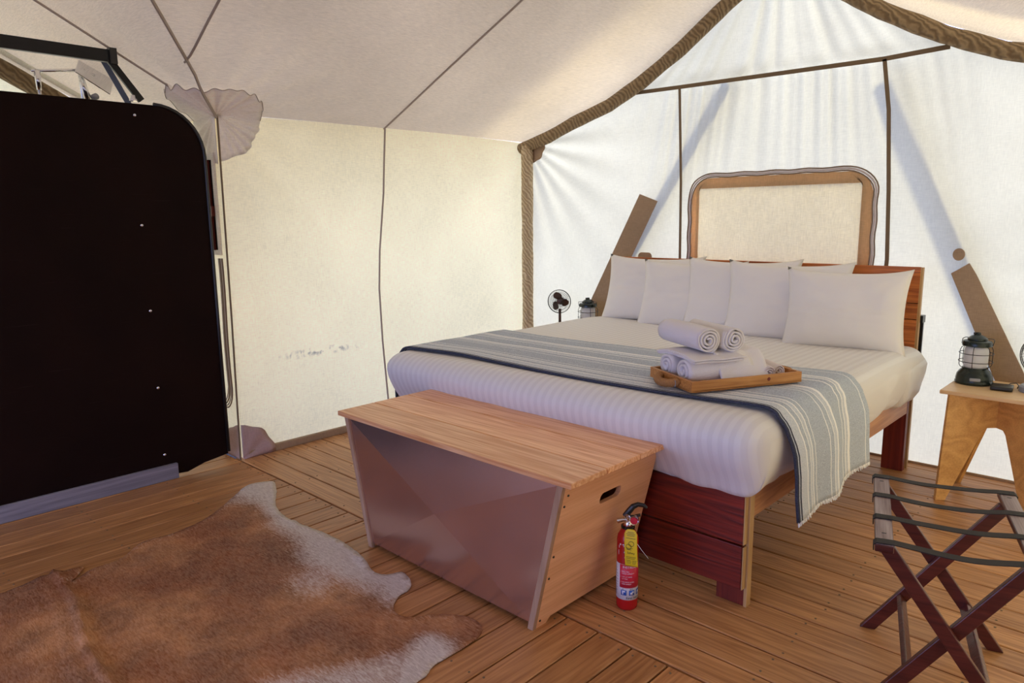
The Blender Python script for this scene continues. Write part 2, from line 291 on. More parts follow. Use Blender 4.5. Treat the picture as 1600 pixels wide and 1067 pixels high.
# ------------------------------------------------------------------ mesh helpers
class MB:
    def __init__(s): s.v = []; s.f = []
    def add(s, vs, fs):
        o = len(s.v); s.v += [tuple(q) for q in vs]; s.f += [tuple(i+o for i in f) for f in fs]; return s
    def box(s, a, b, mat=None):
        x0, y0, z0 = a; x1, y1, z1 = b
        vs = [(x0, y0, z0), (x1, y0, z0), (x1, y1, z0), (x0, y1, z0), (x0, y0, z1), (x1, y0, z1), (x1, y1, z1), (x0, y1, z1)]
        if mat: vs = [mat @ Vector(q) for q in vs]
        return s.add(vs, [(3, 2, 1, 0), (4, 5, 6, 7), (0, 1, 5, 4), (1, 2, 6, 5), (2, 3, 7, 6), (3, 0, 4, 7)])
    def bar(s, p, q, w, t, up=(0, 0, 1)):
        """rectangular bar from p to q; w across (side), t along up"""
        p = Vector(p); q = Vector(q); d = (q-p).normalized(); u = Vector(up); sd = d.cross(u).normalized(); u = sd.cross(d)
        vs = []
        for c in (p, q):
            for a, b in ((-1, -1), (1, -1), (1, 1), (-1, 1)): vs.append(c+sd*a*w/2+u*b*t/2)
        return s.add(vs, [(0, 1, 2, 3), (7, 6, 5, 4), (0, 4, 5, 1), (1, 5, 6, 2), (2, 6, 7, 3), (3, 7, 4, 0)])
    def tube(s, pts, r, seg=8, closed=False, cap=True):
        pts = [Vector(p) for p in pts]; n = len(pts); rr = r if isinstance(r, (list, tuple)) else [r]*n
        vs = []; nrm = None
        for i, p in enumerate(pts):
            a = pts[(i-1) % n] if (closed or i > 0) else p; b = pts[(i+1) % n] if (closed or i < n-1) else p
            t = (b-a).normalized()
            if nrm is None: nrm = t.orthogonal().normalized()
            nrm = (nrm-t*nrm.dot(t)).normalized(); bn = t.cross(nrm)
            for k in range(seg):
                c = 2*PI*k/seg; vs.append(p+(nrm*math.cos(c)+bn*math.sin(c))*rr[i])
        fs = []
        for i in range(n if closed else n-1):
            j = (i+1) % n
            for k in range(seg): fs.append((i*seg+k, i*seg+(k+1) % seg, j*seg+(k+1) % seg, j*seg+k))
        if cap and not closed: fs += [tuple(range(seg-1, -1, -1)), tuple(range((n-1)*seg, n*seg))]
        return s.add(vs, fs)
    def lathe(s, prof, seg=32, mat=None, a0=0, a1=2*PI):
        full = abs(a1-a0-2*PI) < 1e-6; m = seg if full else seg+1; vs = []
        for r, z in prof:
            for k in range(m):
                a = a0+(a1-a0)*k/seg; q = Vector((r*math.cos(a), r*math.sin(a), z)); vs.append(mat @ q if mat else q)
        fs = []
        for i in range(len(prof)-1):
            for k in range(seg):
                j = (k+1) % m if full else k+1
                fs.append((i*m+k, i*m+j, (i+1)*m+j, (i+1)*m+k))
        return s.add(vs, fs)
    def grid(s, fn, nu, nv):
        vs = [fn(i/nu, j/nv) for j in range(nv+1) for i in range(nu+1)]
        fs = [(j*(nu+1)+i, j*(nu+1)+i+1, (j+1)*(nu+1)+i+1, (j+1)*(nu+1)+i) for j in range(nv) for i in range(nu)]
        return s.add(vs, fs)
    def prism(s, pts, t, fn):
        """2-D outline extruded by t; fn(a, b, c) -> 3-D"""
        n = len(pts); vs = [fn(a, b, 0) for a, b in pts]+[fn(a, b, t) for a, b in pts]
        return s.add(vs, [tuple(range(n-1, -1, -1)), tuple(range(n, 2*n))]+[(i, (i+1) % n, n+(i+1) % n, n+i) for i in range(n)])
    def ring(s, outer, inner, t, fn):
        n = len(outer)
        vs = [fn(a, b, c) for c in (0, t) for pts in (outer, inner) for a, b in pts]; fs = []
        for i in range(n):
            j = (i+1) % n
            fs += [(j, i, n+i, n+j), (2*n+i, 2*n+j, 3*n+j, 3*n+i), (i, j, 2*n+j, 2*n+i), (n+j, n+i, 3*n+i, 3*n+j)]
        return s.add(vs, fs)
    def rbox(s, a, b, r, n=(12, 12, 6), disp=None):
        """rounded box out of six grids"""
        a = Vector(a); b = Vector(b); c = (a+b)/2; h = (b-a)/2
        def mp(u, v, w):
            p = Vector((u*h.x, v*h.y, w*h.z)); q = Vector([max(-h[k]+r, min(h[k]-r, p[k])) for k in range(3)])
            d = p-q; p2 = q+(d.normalized()*r if d.length > 1e-9 else d); o = c+p2
            return disp(o, d.normalized() if d.length > 1e-9 else Vector((0, 0, 0))) if disp else o
        def rm(t, hk):   # denser towards the rounded rim
            t = 2*t-1; e = min(0.9, 2.2*r/hk); k = 1-e
            return math.copysign((abs(t)/0.6)*k if abs(t) < 0.6 else k+(abs(t)-0.6)/0.4*e, t)
        for ax in range(3):
            o1, o2 = [(1, 2), (2, 0), (0, 1)][ax]
            for sg in (-1, 1):
                def fn(u, v):
                    p = [0, 0, 0]; p[ax] = sg; p[o1] = rm(u if sg > 0 else 1-u, h[o1]); p[o2] = rm(v, h[o2]); return mp(*p)
                s.grid(fn, n[o1], n[o2])
        return s
def rrect(x0, y0, x1, y1, r, k=6, bottom=True):
    pts = []
    for cx, cy, a in ((x1-r, y1-r, 0), (x0+r, y1-r, 90), (x0+r, y0+r, 180), (x1-r, y0+r, 270)):
        if not bottom and a >= 180:
            pts += [((x0 if a == 180 else x1), y0)]*(k+1) if False else [((x0, y0) if a == 180 else (x1, y0))]
            continue
        for i in range(k+1):
            t = math.radians(a+90*i/k); pts.append((cx+r*math.cos(t), cy+r*math.sin(t)))
    return pts
def obj(name, mb, mat, parent=None, smooth=False, bevel=0, solid=0, sub=0, weld=False, off=0, loc=None):
    me = bpy.data.meshes.new(name); me.from_pydata([tuple(q) for q in mb.v], [], mb.f)
    me.materials.append(M[mat] if isinstance(mat, str) else mat)
    bm = bmesh.new(); bm.from_mesh(me)
    if weld: bmesh.ops.remove_doubles(bm, verts=bm.verts, dist=1e-5)
    bmesh.ops.recalc_face_normals(bm, faces=bm.faces) if not solid else None
    bm.to_mesh(me); bm.free()
    o = bpy.data.objects.new(name, me); COL.objects.link(o)
    if parent: o.parent = parent
    if loc: o.location = loc
    if smooth:
        me.polygons.foreach_set('use_smooth', [True]*len(me.polygons))
        if smooth == 'auto':
            me.set_sharp_from_angle(angle=math.radians(35))
    if solid: q = o.modifiers.new('thickness', 'SOLIDIFY'); q.thickness = solid; q.offset = off
    if sub: q = o.modifiers.new('subdivision', 'SUBSURF'); q.levels = sub; q.render_levels = sub
    if bevel: q = o.modifiers.new('bevel', 'BEVEL'); q.width = bevel; q.segments = 2; q.limit_method = 'ANGLE'; q.angle_limit = math.radians(40)
    return o
def tag(o, label, cat, group=None):
    o['label'] = label; o['category'] = cat
    if group: o['group'] = group
    return o
def struct(o): o['kind'] = 'structure'; return o
def thing(name, label, cat, loc, rotz=0, group=None):
    o = bpy.data.objects.new(name, None); COL.objects.link(o); o.location = loc; o.rotation_euler = (0, 0, rotz)
    o.empty_display_size = 0.1
    return tag(o, label, cat, group)
def dup_tree(root, loc, rotz, label):
    def cp(o, par):
        c = o.copy(); COL.objects.link(c); c.parent = par
        for ch in [q for q in o.children]: cp(ch, c)
        return c
    r = cp(root, None); r.location = loc; r.rotation_euler = (0, 0, rotz); r['label'] = label; return r
def lerp(a, b, t): return a+(b-a)*t
def prof(x, tab):
    for (a, b), (c, d) in zip(tab, tab[1:]):
        if x <= c: return lerp(b, d, max(0, (x-a)/(c-a)))
    return tab[-1][1]
def sm(t): t = max(0, min(1, t)); return t*t*(3-2*t)

# ------------------------------------------------------------------ tent setting
XL, XR, YE, YC, YB, YF, XB, XD = -4.235, 0.045, 4.61, 1.955, -1.37, -2.7, -5.55, 1.4
XM = (XL+XR)/2; YM = (YC+YB)/2
ENDP = [(0, 2.085), (0.3, 2.155), (0.57, 2.245), (0.9, 2.335), (1.18, 2.46), (1.5, 2.64), (1.81, 2.85), (2.14, 3.05)]
def zmain(x, y):
    d = max(0, min(x-XL, XR-x)); a = 2.095+0.435*d
    if y > 3.6: a = lerp(a, prof(d, ENDP), sm((y-3.6)/(YE-3.6))**1.5)
    return a
def zbump(y): return 2.085+0.55*max(0, min(YC-y, y-YB))
def zroof(x, y):
    a = zmain(x, y) if XL-1e-4 <= x <= XR+1e-4 else -9
    b = zbump(y) if YB-1e-4 <= y <= YC+1e-4 else -9
    if a < -1: z = b
    elif b < -1: z = a
    else:
        d = a-b; z = max(a, b)+0.02*math.exp(-abs(d)/0.05)*(1 if min(x-XL, YC-y) > 0.25 else max(0, min(x-XL, YC-y))/0.25)
    z += 0.006*noise.noise(Vector((x*1.3, y*1.3, 0)))
    r = math.hypot(x-XL, y-YC)                      # stretch folds fanning out from the corner
    if r < 1.3:
        th = math.atan2(y-YC, x-XL); z += 0.011*sm(r/0.25)*(1-sm(r/1.3))*math.sin(th*15+1)
    return z
def sheet_area(name, x0, x1, y0, y1, fn, mat, st=0.05, kind=True):
    m = MB(); nx = max(1, round((x1-x0)/st)); ny = max(1, round((y1-y0)/st))
    m.grid(lambda u, v: (lerp(x0, x1, u), lerp(y0, y1, v), fn(lerp(x0, x1, u), lerp(y0, y1, v))), nx, ny)
    o = obj(name, m, mat, smooth=True)
    return struct(o) if kind else o
sheet_area('ceiling', XL, XR, YF, YE, zroof, 'roof', 0.04)
sheet_area('ceiling_bathroom', XB, XL, YB, YC, lambda x, y: zroof(min(x, XL-0.01), y), 'roof', 0.05)
sheet_area('ceiling_porch', XR, XD, YB, YC, lambda x, y: zroof(max(x, XR+0.01), y), 'roof', 0.08)

# end wall (headboard side): gathers hang from the cross seam and fan out from the ridge
def endwall():
    m = MB(); nx, nz = 320, 110
    def fn(u, v):
        x = lerp(XL, XR, u); top = zmain(x, YE); z = lerp(0.0, top, v)
        w = 0.0
        c = abs(x-XM)
        if z < 2.34:                                  # gathers below the cross seam
            k = sm((z-1.2)/1.1)*math.exp(-(c/0.95)**4)
            p_ = x*40+2.2*math.sin(x*7)+(2.34-z)*(x-XM)*-9; w += k*(0.022*abs(math.sin(p_/2))+0.006*math.sin(p_*2.3))
        else:
            k = sm((z-2.34)/0.1)*0.9
            a = (x-XM)/max(0.2, (3.35-z)); w += k*(0.026*abs(math.sin(a*13+1.5*math.sin(a*5)))+0.006*math.sin(a*47))
        w += 0.014*noise.noise(Vector((x*1.1, z*0.8, 3)))+0.006*noise.noise(Vector((x*4, z*2.6, 1)))
        r = math.hypot(x-XL, z-2.08); th = math.atan2(z-2.08, x-XL)     # stretch folds from the eave corners
        w += 0.013*(1-sm(r/1.5))*sm(r/0.2)*math.sin(th*22)
        r = math.hypot(x-XR, z-0.9); th = math.atan2(z-0.9, x-XR)
        w += 0.006*(1-sm(r/1.2))*math.sin(th*26)
        return (x, YE+w, z)
    m.grid(fn, nx, nz)
    keep = []                                          # the window opening is cut out of the wall cloth
    for f in m.f:
        xs = [m.v[i][0] for i in f]; zs = [m.v[i][2] for i in f]
        if min(xs) > -2.60 and max(xs) < -1.47 and min(zs) > 0.36 and max(zs) < 1.69: continue
        keep.append(f)
    m.f = keep
    return struct(obj('wall_back', m, 'end', smooth=True))
endwall()
def sidewall():
    m = MB()
    def fn(u, v):
        y = lerp(YC, YE, u); z = lerp(0.0, zroof(XL, y), v)
        w = 0.02*math.sin(PI*v)*(0.4+noise.noise(Vector((y*0.8, z*0.7, 5))))
        r = math.hypot(y-YC, z-2.08); th = math.atan2(z-2.08, y-YC)
        w += 0.010*(1-sm(r/1.1))*sm(r/0.28)*math.sin(th*14)
        r = math.hypot(y-YE, z-2.08); th = math.atan2(z-2.08, y-YE)
        w += 0.008*(1-sm(r/0.9))*sm(r/0.1)*math.sin(th*13)
        w += 0.006*math.exp(-((y-3.3)/0.25)**2)*math.sin(z*9)*sm(z)
        w *= sm((y-YC)/0.45)
        return (XL-w, y, z)
    m.grid(fn, 90, 60); return struct(obj('wall_left', m, 'side', smooth=True))
sidewall()
def flatwall(name, p, q, topf, mat, n=24, hole=None):
    m = MB()
    def fn(u, v):
        x = lerp(p[0], q[0], u); y = lerp(p[1], q[1], u); return (x, y, topf(x, y)*v)
    m.grid(fn, n, 10); return struct(obj(name, m, mat, smooth=True))
flatwall('wall_right', (XR, YC), (XR, YE), lambda x, y: zroof(XR, y), 'side')
flatwall('wall_right_front', (XR, YF), (XR, YB), lambda x, y: zmain(XR, y), 'dimmed')
flatwall('wall_left_front', (XL, YF), (XL, YB), lambda x, y: zmain(XL, y), 'dimmed')
flatwall('wall_bathroom_side', (XB, YC), (XL, YC), lambda x, y: zbump(YC), 'side')
flatwall('wall_bathroom_front', (XB, YB), (XL, YB), lambda x, y: zbump(YB), 'dimmed')
flatwall('wall_bathroom_end', (XB, YB), (XB, YC), lambda x, y: zbump(y), 'side', 40)
flatwall('wall_porch_side', (XR, YC), (XD, YC), lambda x, y: zbump(YC), 'dimmed')
flatwall('wall_porch_front', (XR, YB), (XD, YB), lambda x, y: zbump(YB), 'dimmed')
flatwall('wall_porch_end', (XD, YB), (XD, YC), lambda x, y: zbump(y), 'dimmed', 40)
# entrance wall behind the camera with its wide tied-back doorway
def front():
    m = MB(); d0, d1, h = XM-1.95, XM+1.95, 2.09
    for a, b in ((XL, d0), (d1, XR)):
        m.grid(lambda u, v: (lerp(a, b, u), YF, v*zmain(lerp(a, b, u), YF)), 8, 6)
    m.grid(lambda u, v: (lerp(d0, d1, u), YF, lerp(h, zmain(lerp(d0, d1, u), YF), v)), 12, 4)
    struct(obj('wall_front', m, 'dimmed', smooth=True))
front()
# unseen fly sheet added above the roof, its eaves widened to shade the side walls
def flyz(x, y):
    a = 2.42+0.47*max(-0.75, min(x-XL, XR-x)) if XL-0.8 <= x <= XR+0.8 else -9
    b = 2.34+0.58*max(-0.3, min(YC-y, y-YB)) if YB-0.35 <= y <= YC+0.35 else -9
    return max(a, b)
fx0, fx1 = XL-0.75, XR+0.75
fly = MB()
fly.grid(lambda u, v: (lerp(fx0, fx1, u), lerp(YF-0.5, YE+0.02, v), flyz(lerp(fx0, fx1, u), lerp(YF-0.5, YE+0.02, v))), 48, 100)
struct(obj('ceiling_shade_fly', fly, 'fly'))
fb = MB()                                              # its two side wings over the bathroom and the porch
for xa_, xb_ in ((XB-0.35, fx0-0.002), (fx1+0.002, XD+1.2)):
    fb.grid(lambda u, v: (lerp(xa_, xb_, u), lerp(YB-0.3, YC+0.3, v), 2.34+0.58*max(-0.3, min(YC-lerp(YB-0.3, YC+0.3, v), lerp(YB-0.3, YC+0.3, v)-YB))), 3, 40)
struct(obj('ceiling_shade_fly_wings', fb, 'fly'))

# ------------------------------------------------------------------ floor of deck boards
sub = MB().box((XB-0.1, YF-1.2, -0.20), (XD+0.2, YE+0.12, -0.030))
floor = struct(obj('floor', sub, 'void'))
PITCH_B, GAP = 0.1443, 0.007
def board_mesh(L, axis):
    m = MB(); w = PITCH_B-GAP
    if axis == 'x': m.box((-L/2, -w/2, -0.028), (L/2, w/2, 0))
    else: m.box((-w/2, -L/2, -0.028), (w/2, L/2, 0))
    me = bpy.data.meshes.new('board'); me.from_pydata(m.v, [], m.f); me.materials.append(M['deck_x' if axis == 'x' else 'deck_y']); return me
def board(me, c, dz=0):
    o = bpy.data.objects.new('board', me); COL.objects.link(o); o.parent = floor; o.location = (c[0], c[1], dz)
    q = o.modifiers.new('bevel', 'BEVEL'); q.width = 0.003; q.segments = 1
    return o
X0, X1 = XL-0.05, XR+0.15
me = board_mesh(X1-X0, 'x')
for k in range(19): board(me, ((X0+X1)/2, 1.925+PITCH_B*(k+0.5)), random.uniform(-0.0012, 0))
y1, y0 = 1.925-GAP, YF-0.2
me = board_mesh(y1-y0, 'y')
k0 = math.ceil((XB+0.0+1.143)/PITCH_B); k1 = math.floor((XD+1.143)/PITCH_B)
for k in range(k0, k1): board(me, (-1.143+PITCH_B*(k+0.5), (y0+y1)/2), random.uniform(-0.0012, 0))
sc = MB()
def screw(x, y): sc.lathe([(0.0001, 0.0012), (0.0042, 0.0010), (0.0046, -0.002)], 6, Matrix.Translation((x, y, 0)))
for k in range(19):
    for i, x in enumerate([-4.1, -3.6, -3.1, -2.55, -2.0, -1.45, -0.9, -0.4]):
        for e in (0.028, PITCH_B-0.028): screw(x+random.uniform(-.01, .01), 1.925+PITCH_B*k+e)
for k in range(k0, k1):
    for y in (1.885, 1.45, 1.0, 0.55, 0.1):
        for e in (0.028, PITCH_B-0.028): screw(-1.143+PITCH_B*k+e, y+random.uniform(-.01, .01))
so_ = obj('board_screws', sc, 'seam', floor); so_['kind'] = 'stuff'
g = MB().box((-60, -60, -0.62), (60, 60, -0.60)); struct(obj('ground', g, 'ground'))

# ------------------------------------------------------------------ seams, sleeves, skirting (parts of the setting)
def trim(name, m, mat, **k): return struct(obj(name, m, mat, smooth=k.pop('smooth', 'auto'), **k))
def strip_path(pts, w, t, nrm):
    """flat tape following pts, lying against the surface with normal nrm"""
    m = MB(); nrm = Vector(nrm); P = [Vector(p) for p in pts]; vs = []
    for i, p in enumerate(P):
        d = (P[min(i+1, len(P)-1)]-P[max(i-1, 0)]).normalized(); s_ = d.cross(nrm).normalized()
        for a, b in ((-1, 0), (1, 0), (1, 1), (-1, 1)): vs.append(p+s_*a*w/2+nrm*b*t)
    fs = [(0, 1, 2, 3)]
    for i in range(len(P)-1):
        for k in range(4): fs.append((i*4+k, (i+1)*4+k, (i+1)*4+(k+1) % 4, i*4+(k+1) % 4))
    fs.append(tuple((len(P)-1)*4+k for k in (3, 2, 1, 0)))
    m.add(vs, fs); return m
# wrapped rafters of the end gable
def sleeve(pts, r, name, mat='sleeve'):
    m = MB(); P = []
    for a, b in zip(pts, pts[1:]):
        a = Vector(a); b = Vector(b); n_ = max(1, int((b-a).length/0.05))
        P += [a.lerp(b, i/n_) for i in range(n_)]
    P.append(Vector(pts[-1]))
    rr = [r*(1+0.10*noise.noise(p*9)) for p in P]
    m.tube(P, rr, 10); return struct(obj(name, m, mat, smooth=True))
zz = 0.055
left = [(XL+d, YE-0.065, z-zz) for d, z in ENDP[0:]]; right = [(XR-d, YE-0.065, z-zz) for d, z in reversed(ENDP)]
sleeve(left, 0.047, 'trim_rafter_left'); sleeve(right, 0.047, 'trim_rafter_right')
sleeve([(XL+0.075, YE-0.07, 2.05), (XL+0.07, YE-0.07, 1.0), (XL+0.065, YE-0.07, 0.0)], 0.048, 'trim_corner_post', 'sleeve_light')
sleeve([(XR-0.075, YE-0.07, 2.05), (XR-0.075, YE-0.07, 0.0)], 0.048, 'trim_corner_post_right')
sleeve([(XB+0.06, y, zbump(y)-0.085) for y in (YC, 1.4, 0.9, YM)], 0.055, 'trim_bathroom_rafter')
lay = strip_path([(XB+0.17, y, zbump(y)-0.012) for y in (YC-0.02, 1.3, 0.7, YM)], 0.10, 0.003, (0, 0.48, 0.88)); trim('trim_bathroom_light_gap', lay, 'strip')  # bright strip put in for the sunlit gap above the rafter
trim('trim_cross_seam', strip_path([(-3.19, YE-0.03, 2.350), (-2.76, YE-0.03, 2.344), (-2.1, YE-0.03, 2.338), (-1.44, YE-0.03, 2.332), (-1.11, YE-0.03, 2.346)], 0.026, 0.004, (0, -1, 0)), 'seam')
trim('trim_seam_left', strip_path([(-2.757, YE-0.03, 2.34), (-2.73, YE-0.025, 1.7), (-2.724, YE-0.02, 1.1), (-2.72, YE-0.01, 0.02)], 0.018, 0.004, (0, -1, 0)), 'seam')
trim('trim_seam_right', strip_path([(-1.437, YE-0.03, 2.33), (-1.395, YE-0.03, 2.05), (-1.365, YE-0.025, 1.6), (-1.347, YE-0.02, 1.2), (-1.37, YE-0.02, 0.6), (-1.43, YE-0.012, 0.02)], 0.022, 0.004, (0, -1, 0)), 'seam')
trim('trim_side_seam', MB().tube([(XL+0.012, 3.147, 2.09), (XL+0.014, 3.125, 1.86), (XL+0.02, 3.105, 1.65), (XL+0.022, 3.05, 1.25), (XL+0.02, 3.033, 0.98), (XL+0.016, 3.045, 0.6), (XL+0.012, 3.085, 0.0)], 0.0065, 6), 'cord')
trim('trim_roof_seam', MB().tube([(XL+d, 3.147, zroof(XL+d, 3.147)-0.006) for d in (0.0, 0.3, 0.6, 0.9, 1.2, 1.5, 1.8, 2.1)], 0.0065, 6), 'cord')
def roofpt(x, y): return Vector((x, y, zroof(x, y)-0.007))
# valley seam and the seams that meet it
va = [roofpt(XL+0.005+t, YC-t*0.79)-Vector((0, 0, 0.026*(1-sm((t-0.22)/0.08)))) for t in [i*0.06 for i in range(26)]]
trim('trim_valley_seam', MB().tube(va, 0.0085, 6), 'cord')
trim('trim_roof_seam_near', MB().tube([roofpt(-3.86+t, 1.64-0.05*t) for t in [i*0.08 for i in range(18)]], 0.0065, 6), 'cord')
trim('trim_bathroom_seam', MB().tube([Vector((XL-0.02, YC-t, zbump(YC-t)-0.008)) for t in [0.03+i*0.1 for i in range(16)]], 0.0065, 6), 'cord')
trim('trim_bathroom_corner_seam', MB().tube([(XL+0.012, YC, 2.07), (XL+0.010, YC-0.004, 1.5), (XL+0.012, YC-0.01, 0.9), (XL+0.012, YC-0.025, 0.0)], 0.006, 6), 'seam')
struct(obj('baseboard_left', MB().box((XL-0.005, YC+0.02, 0.0), (XL+0.024, YE-0.01, 0.045)), 'tan', bevel=0.003))
struct(obj('baseboard_back', MB().box((XL, YE-0.012, 0.0), (XR, YE+0.02, 0.012)), 'tan'))
# pleated gussets
def fan_gusset(name, c, u, v, nrm, r, n, amp, mat, parent=None, lip=0.0, a0=0.0, a1=PI/2):
    c = Vector(c); u = Vector(u); v = Vector(v); nrm = Vector(nrm); m = MB(); seg = n*6
    def fn(s_, t):
        a = lerp(a0, a1, s_); rad = r*(0.04+0.96*t)*(1+0.03*math.sin(9*a)); w = amp*t**0.7*(0.6+0.4*math.sin(a*3.1))*math.sin(s_*n*2*PI)
        return c+u*math.cos(a)*rad+v*math.sin(a)*rad+nrm*(0.012+w)
    m.grid(fn, seg, 7); o = obj(name, m, mat, smooth=True, solid=0.003); return struct(o)
sl = Vector((1, 0, 0.435)).normalized(); slb = Vector((0, -1, 0.55)).normalized()
fan_gusset('trim_gusset_side', (XL, YC, 2.08), (0, 1, 0), (0, 0, -1), (1, 0, 0), 0.255, 7, 0.013, 'gusset')
def roof_gusset():
    m = MB(); n = 13
    def fn(s_, t):
        a = lerp(PI/2, -PI, s_); rad = 0.262*(0.02+0.98*t); w = 0.014*t**0.8*(0.55+0.45*math.sin(a*3.1+1))*math.sin(s_*n*2*PI)
        x = XL+rad*math.cos(a); y = YC+rad*math.sin(a)
        return (x, y, zroof(x if abs(x-XL) > 1e-6 else XL, min(y, YC) if x < XL else y)-0.022-max(w, -0.014))
    m.grid(fn, n*7, 8); struct(obj('trim_gusset_roof', m, 'gusset', smooth=True, solid=0.003))
    rim = [fn(i/120, 1.0) for i in range(121)]
    struct(obj('trim_gusset_rim', MB().tube([(p[0], p[1], p[2]-0.002) for p in rim], 0.0022, 4), 'cord', smooth=True))
roof_gusset()
fan_gusset('trim_gusset_bathroom_wall', (XL, YC, 2.08), (-1, 0, 0), (0, 0, -1), (0, -1, 0), 0.27, 5, 0.012, 'gusset')
fan_gusset('trim_floor_gusset', (XL+0.012, YC-0.012, 0.0), (0, 1, 0), (0, 0, 1), (1, 0, 0), 0.215, 2, 0.006, 'mauve')
fan_gusset('trim_floor_gusset_bathroom', (XL+0.012, YC-0.012, 0.0), (-1, 0, 0), (0, 0, 1), (0, -1, 0), 0.215, 2, 0.006, 'mauve')
fan_gusset('trim_gusset_back', (XL+0.10, YE-0.02, 2.05), (1, 0, 0), (0, 0, -1), (0, -1, 0), 0.135, 3, 0.004, 'tan', a0=-0.35)

# diagonal brace pockets on the end wall and the braces standing outside it
def patch(name, pts, mat='tan'):
    m = MB(); m.prism(pts, 0.006, lambda a, b, c: (a, YE-0.028-c, b)); return struct(obj(name, m, mat, bevel=0.002))
patch('trim_brace_pocket_left', [(-3.07, 1.628), (-2.915, 1.572), (-3.47, 0.54), (-3.63, 0.60)])
patch('trim_brace_pocket_right', [(-1.010, 1.135), (-0.925, 1.195), (-0.885, 1.13), (-0.565, 0.50), (-0.46, 0.28), (-0.62, 0.28), (-0.78, 0.62)])
patch('trim_patch_tab', rrect(-3.075, 1.12, -2.955, 1.20, 0.03))
patch('trim_patch_disc', [(-0.980+0.030*math.cos(a*PI/12), 1.240+0.034*math.sin(a*PI/12)) for a in range(24)])
for nm, p, q, lb in (('tent_brace', (-3.66, YE+0.05, 0.40), (-2.35, YE+0.16, 2.44), 'diagonal brace seen as a shadow through the canvas left of the headboard'),
                     ('tent_brace', (-0.52, YE+0.05, 0.25), (-1.37, YE+0.16, 2.32), 'diagonal brace seen as a shadow through the canvas right of the headboard')):
    tag(obj(nm, MB().bar(p, q, 0.085, 0.05, (0, 1, 0)), 'pole', bevel=0.006), lb, 'brace')

# window_1: rounded flap with a tan border and zip behind the headboard
wy = YE-0.036
win = struct(obj('window_1', MB().prism([(x, z) for x, z in rrect(-2.595, 0.33, -1.485, 1.675, 0.03)], 0.004, lambda a, b, c: (a, wy-c, b)), 'peach'))
def arch(off):
    x0, x1, zt, r = -2.655+off, -1.415-off, 1.745-off, 0.16-off*0.6
    pts = [(x1, 0.30+off)]
    for i in range(9): t = PI/2*i/8; pts.append((x1-r+r*math.cos(t), zt-r+r*math.sin(t)))
    for i in range(9): t = PI/2+PI/2*i/8; pts.append((x0+r+r*math.cos(t), zt-r+r*math.sin(t)))
    pts.append((x0, 0.30+off)); return pts
inn = [(-1.505, 0.36)]+[(-1.505-0.003*i, 1.648) if False else (-1.505, lerp(1.60, 1.648, i/8)) for i in range(9)]+[(-2.575, lerp(1.648, 1.60, i/8)) for i in range(9)]+[(-2.575, 0.36)]
obj('window_border', MB().ring(arch(0.028), inn, 0.008, lambda a, b, c: (a, wy-c, b)), 'wintan', win, bevel=0.001)
for k, (off, mt, w) in enumerate(((0.0, 'zipd', 0.005), (0.012, 'zip', 0.007), (0.024, 'zipd', 0.005))):
    P = arch(off); P2 = []
    for a, b in zip(P, P[1:]):
        n_ = max(1, int(math.dist(a, b)/0.04)); P2 += [(lerp(a[0], b[0], i/n_), lerp(a[1], b[1], i/n_)) for i in range(n_)]
    obj('zip_line', MB().tube([(a+0.0035*math.sin(b*32), wy-0.006, b+0.003*math.sin(a*30)) for a, b in P2], w*0.95, 5), mt, win, smooth=True)
# window_2: glimpse of the bathroom window and its curved door zip between panel and corner
wy2 = YC-0.012
w2 = struct(obj('window_2', MB().box((XL-0.62, wy2-0.002, 1.30), (XL-0.055, wy2+0.004, 1.83)), 'black'))
m = MB().ring([(XL-0.035, 1.27), (XL-0.035, 1.87), (XL-0.64, 1.87), (XL-0.64, 1.27)], [(XL-0.065, 1.30), (XL-0.065, 1.83), (XL-0.61, 1.83), (XL-0.61, 1.30)], 0.012, lambda a, b, c: (a, wy2-c, b))
obj('window_border', m, 'gusset', w2)
obj('mullion', MB().box((XL-0.16, wy2-0.03, 1.30), (XL-0.10, wy2-0.006, 1.83)).box((XL-0.14, wy2-0.03, 1.50), (XL-0.07, wy2-0.008, 1.56)), 'redleg', w2)
for k in range(4):
    P = [(XL-0.035-0.016*k+0.008*math.sin(z*7), wy2-0.008, z) for z in [1.25-0.05*i for i in range(17)]]
    P += [(P[-1][0]-0.10*(1-math.cos(t)), wy2-0.008, 0.45-0.14*math.sin(t)+0.01*k) for t in [PI/2*i/6 for i in range(1, 7)]]+[(XL-0.6, wy2-0.008, 0.31+0.01*k)]
    struct(obj('trim_door_zip', MB().tube(P, 0.0045, 5), 'zip' if k % 2 else 'zipd', smooth=True))

# ------------------------------------------------------------------ black privacy panel and its base board
PX = XL+0.03
pt = thing('partition_panel', 'tall black fibre partition panel with a rounded top corner at the left', 'panel', (PX, 0.0, 0))
YR = 1.868-0.02
def pany(x, y, z): return (x, y, z)
pan = [( -0.9, 0.02), (1.535, 0.02), (1.60, 0.015), (1.70, 0.045), (YR, 0.065)]
arcp = [(1.59+(YR-1.59)*math.cos(t), 1.83+(2.095-1.83)*math.sin(t)) for t in [PI/2*i/10 for i in range(11)]]
pan += arcp + [(-0.9, 2.095)]
obj('board_face', MB().prism(pan, 0.022, lambda a, b, c: (c-0.022, a, b)), 'panel', pt, bevel=0.002)
eg = MB().tube([(0.002, a, b) for a, b in ([(YR+0.004, 0.08), (YR+0.004, 0.9)]+[(a+0.006, b+0.004) for a, b in arcp])], 0.010, 8)
obj('edge_trim', eg, 'black', pt, smooth=True)
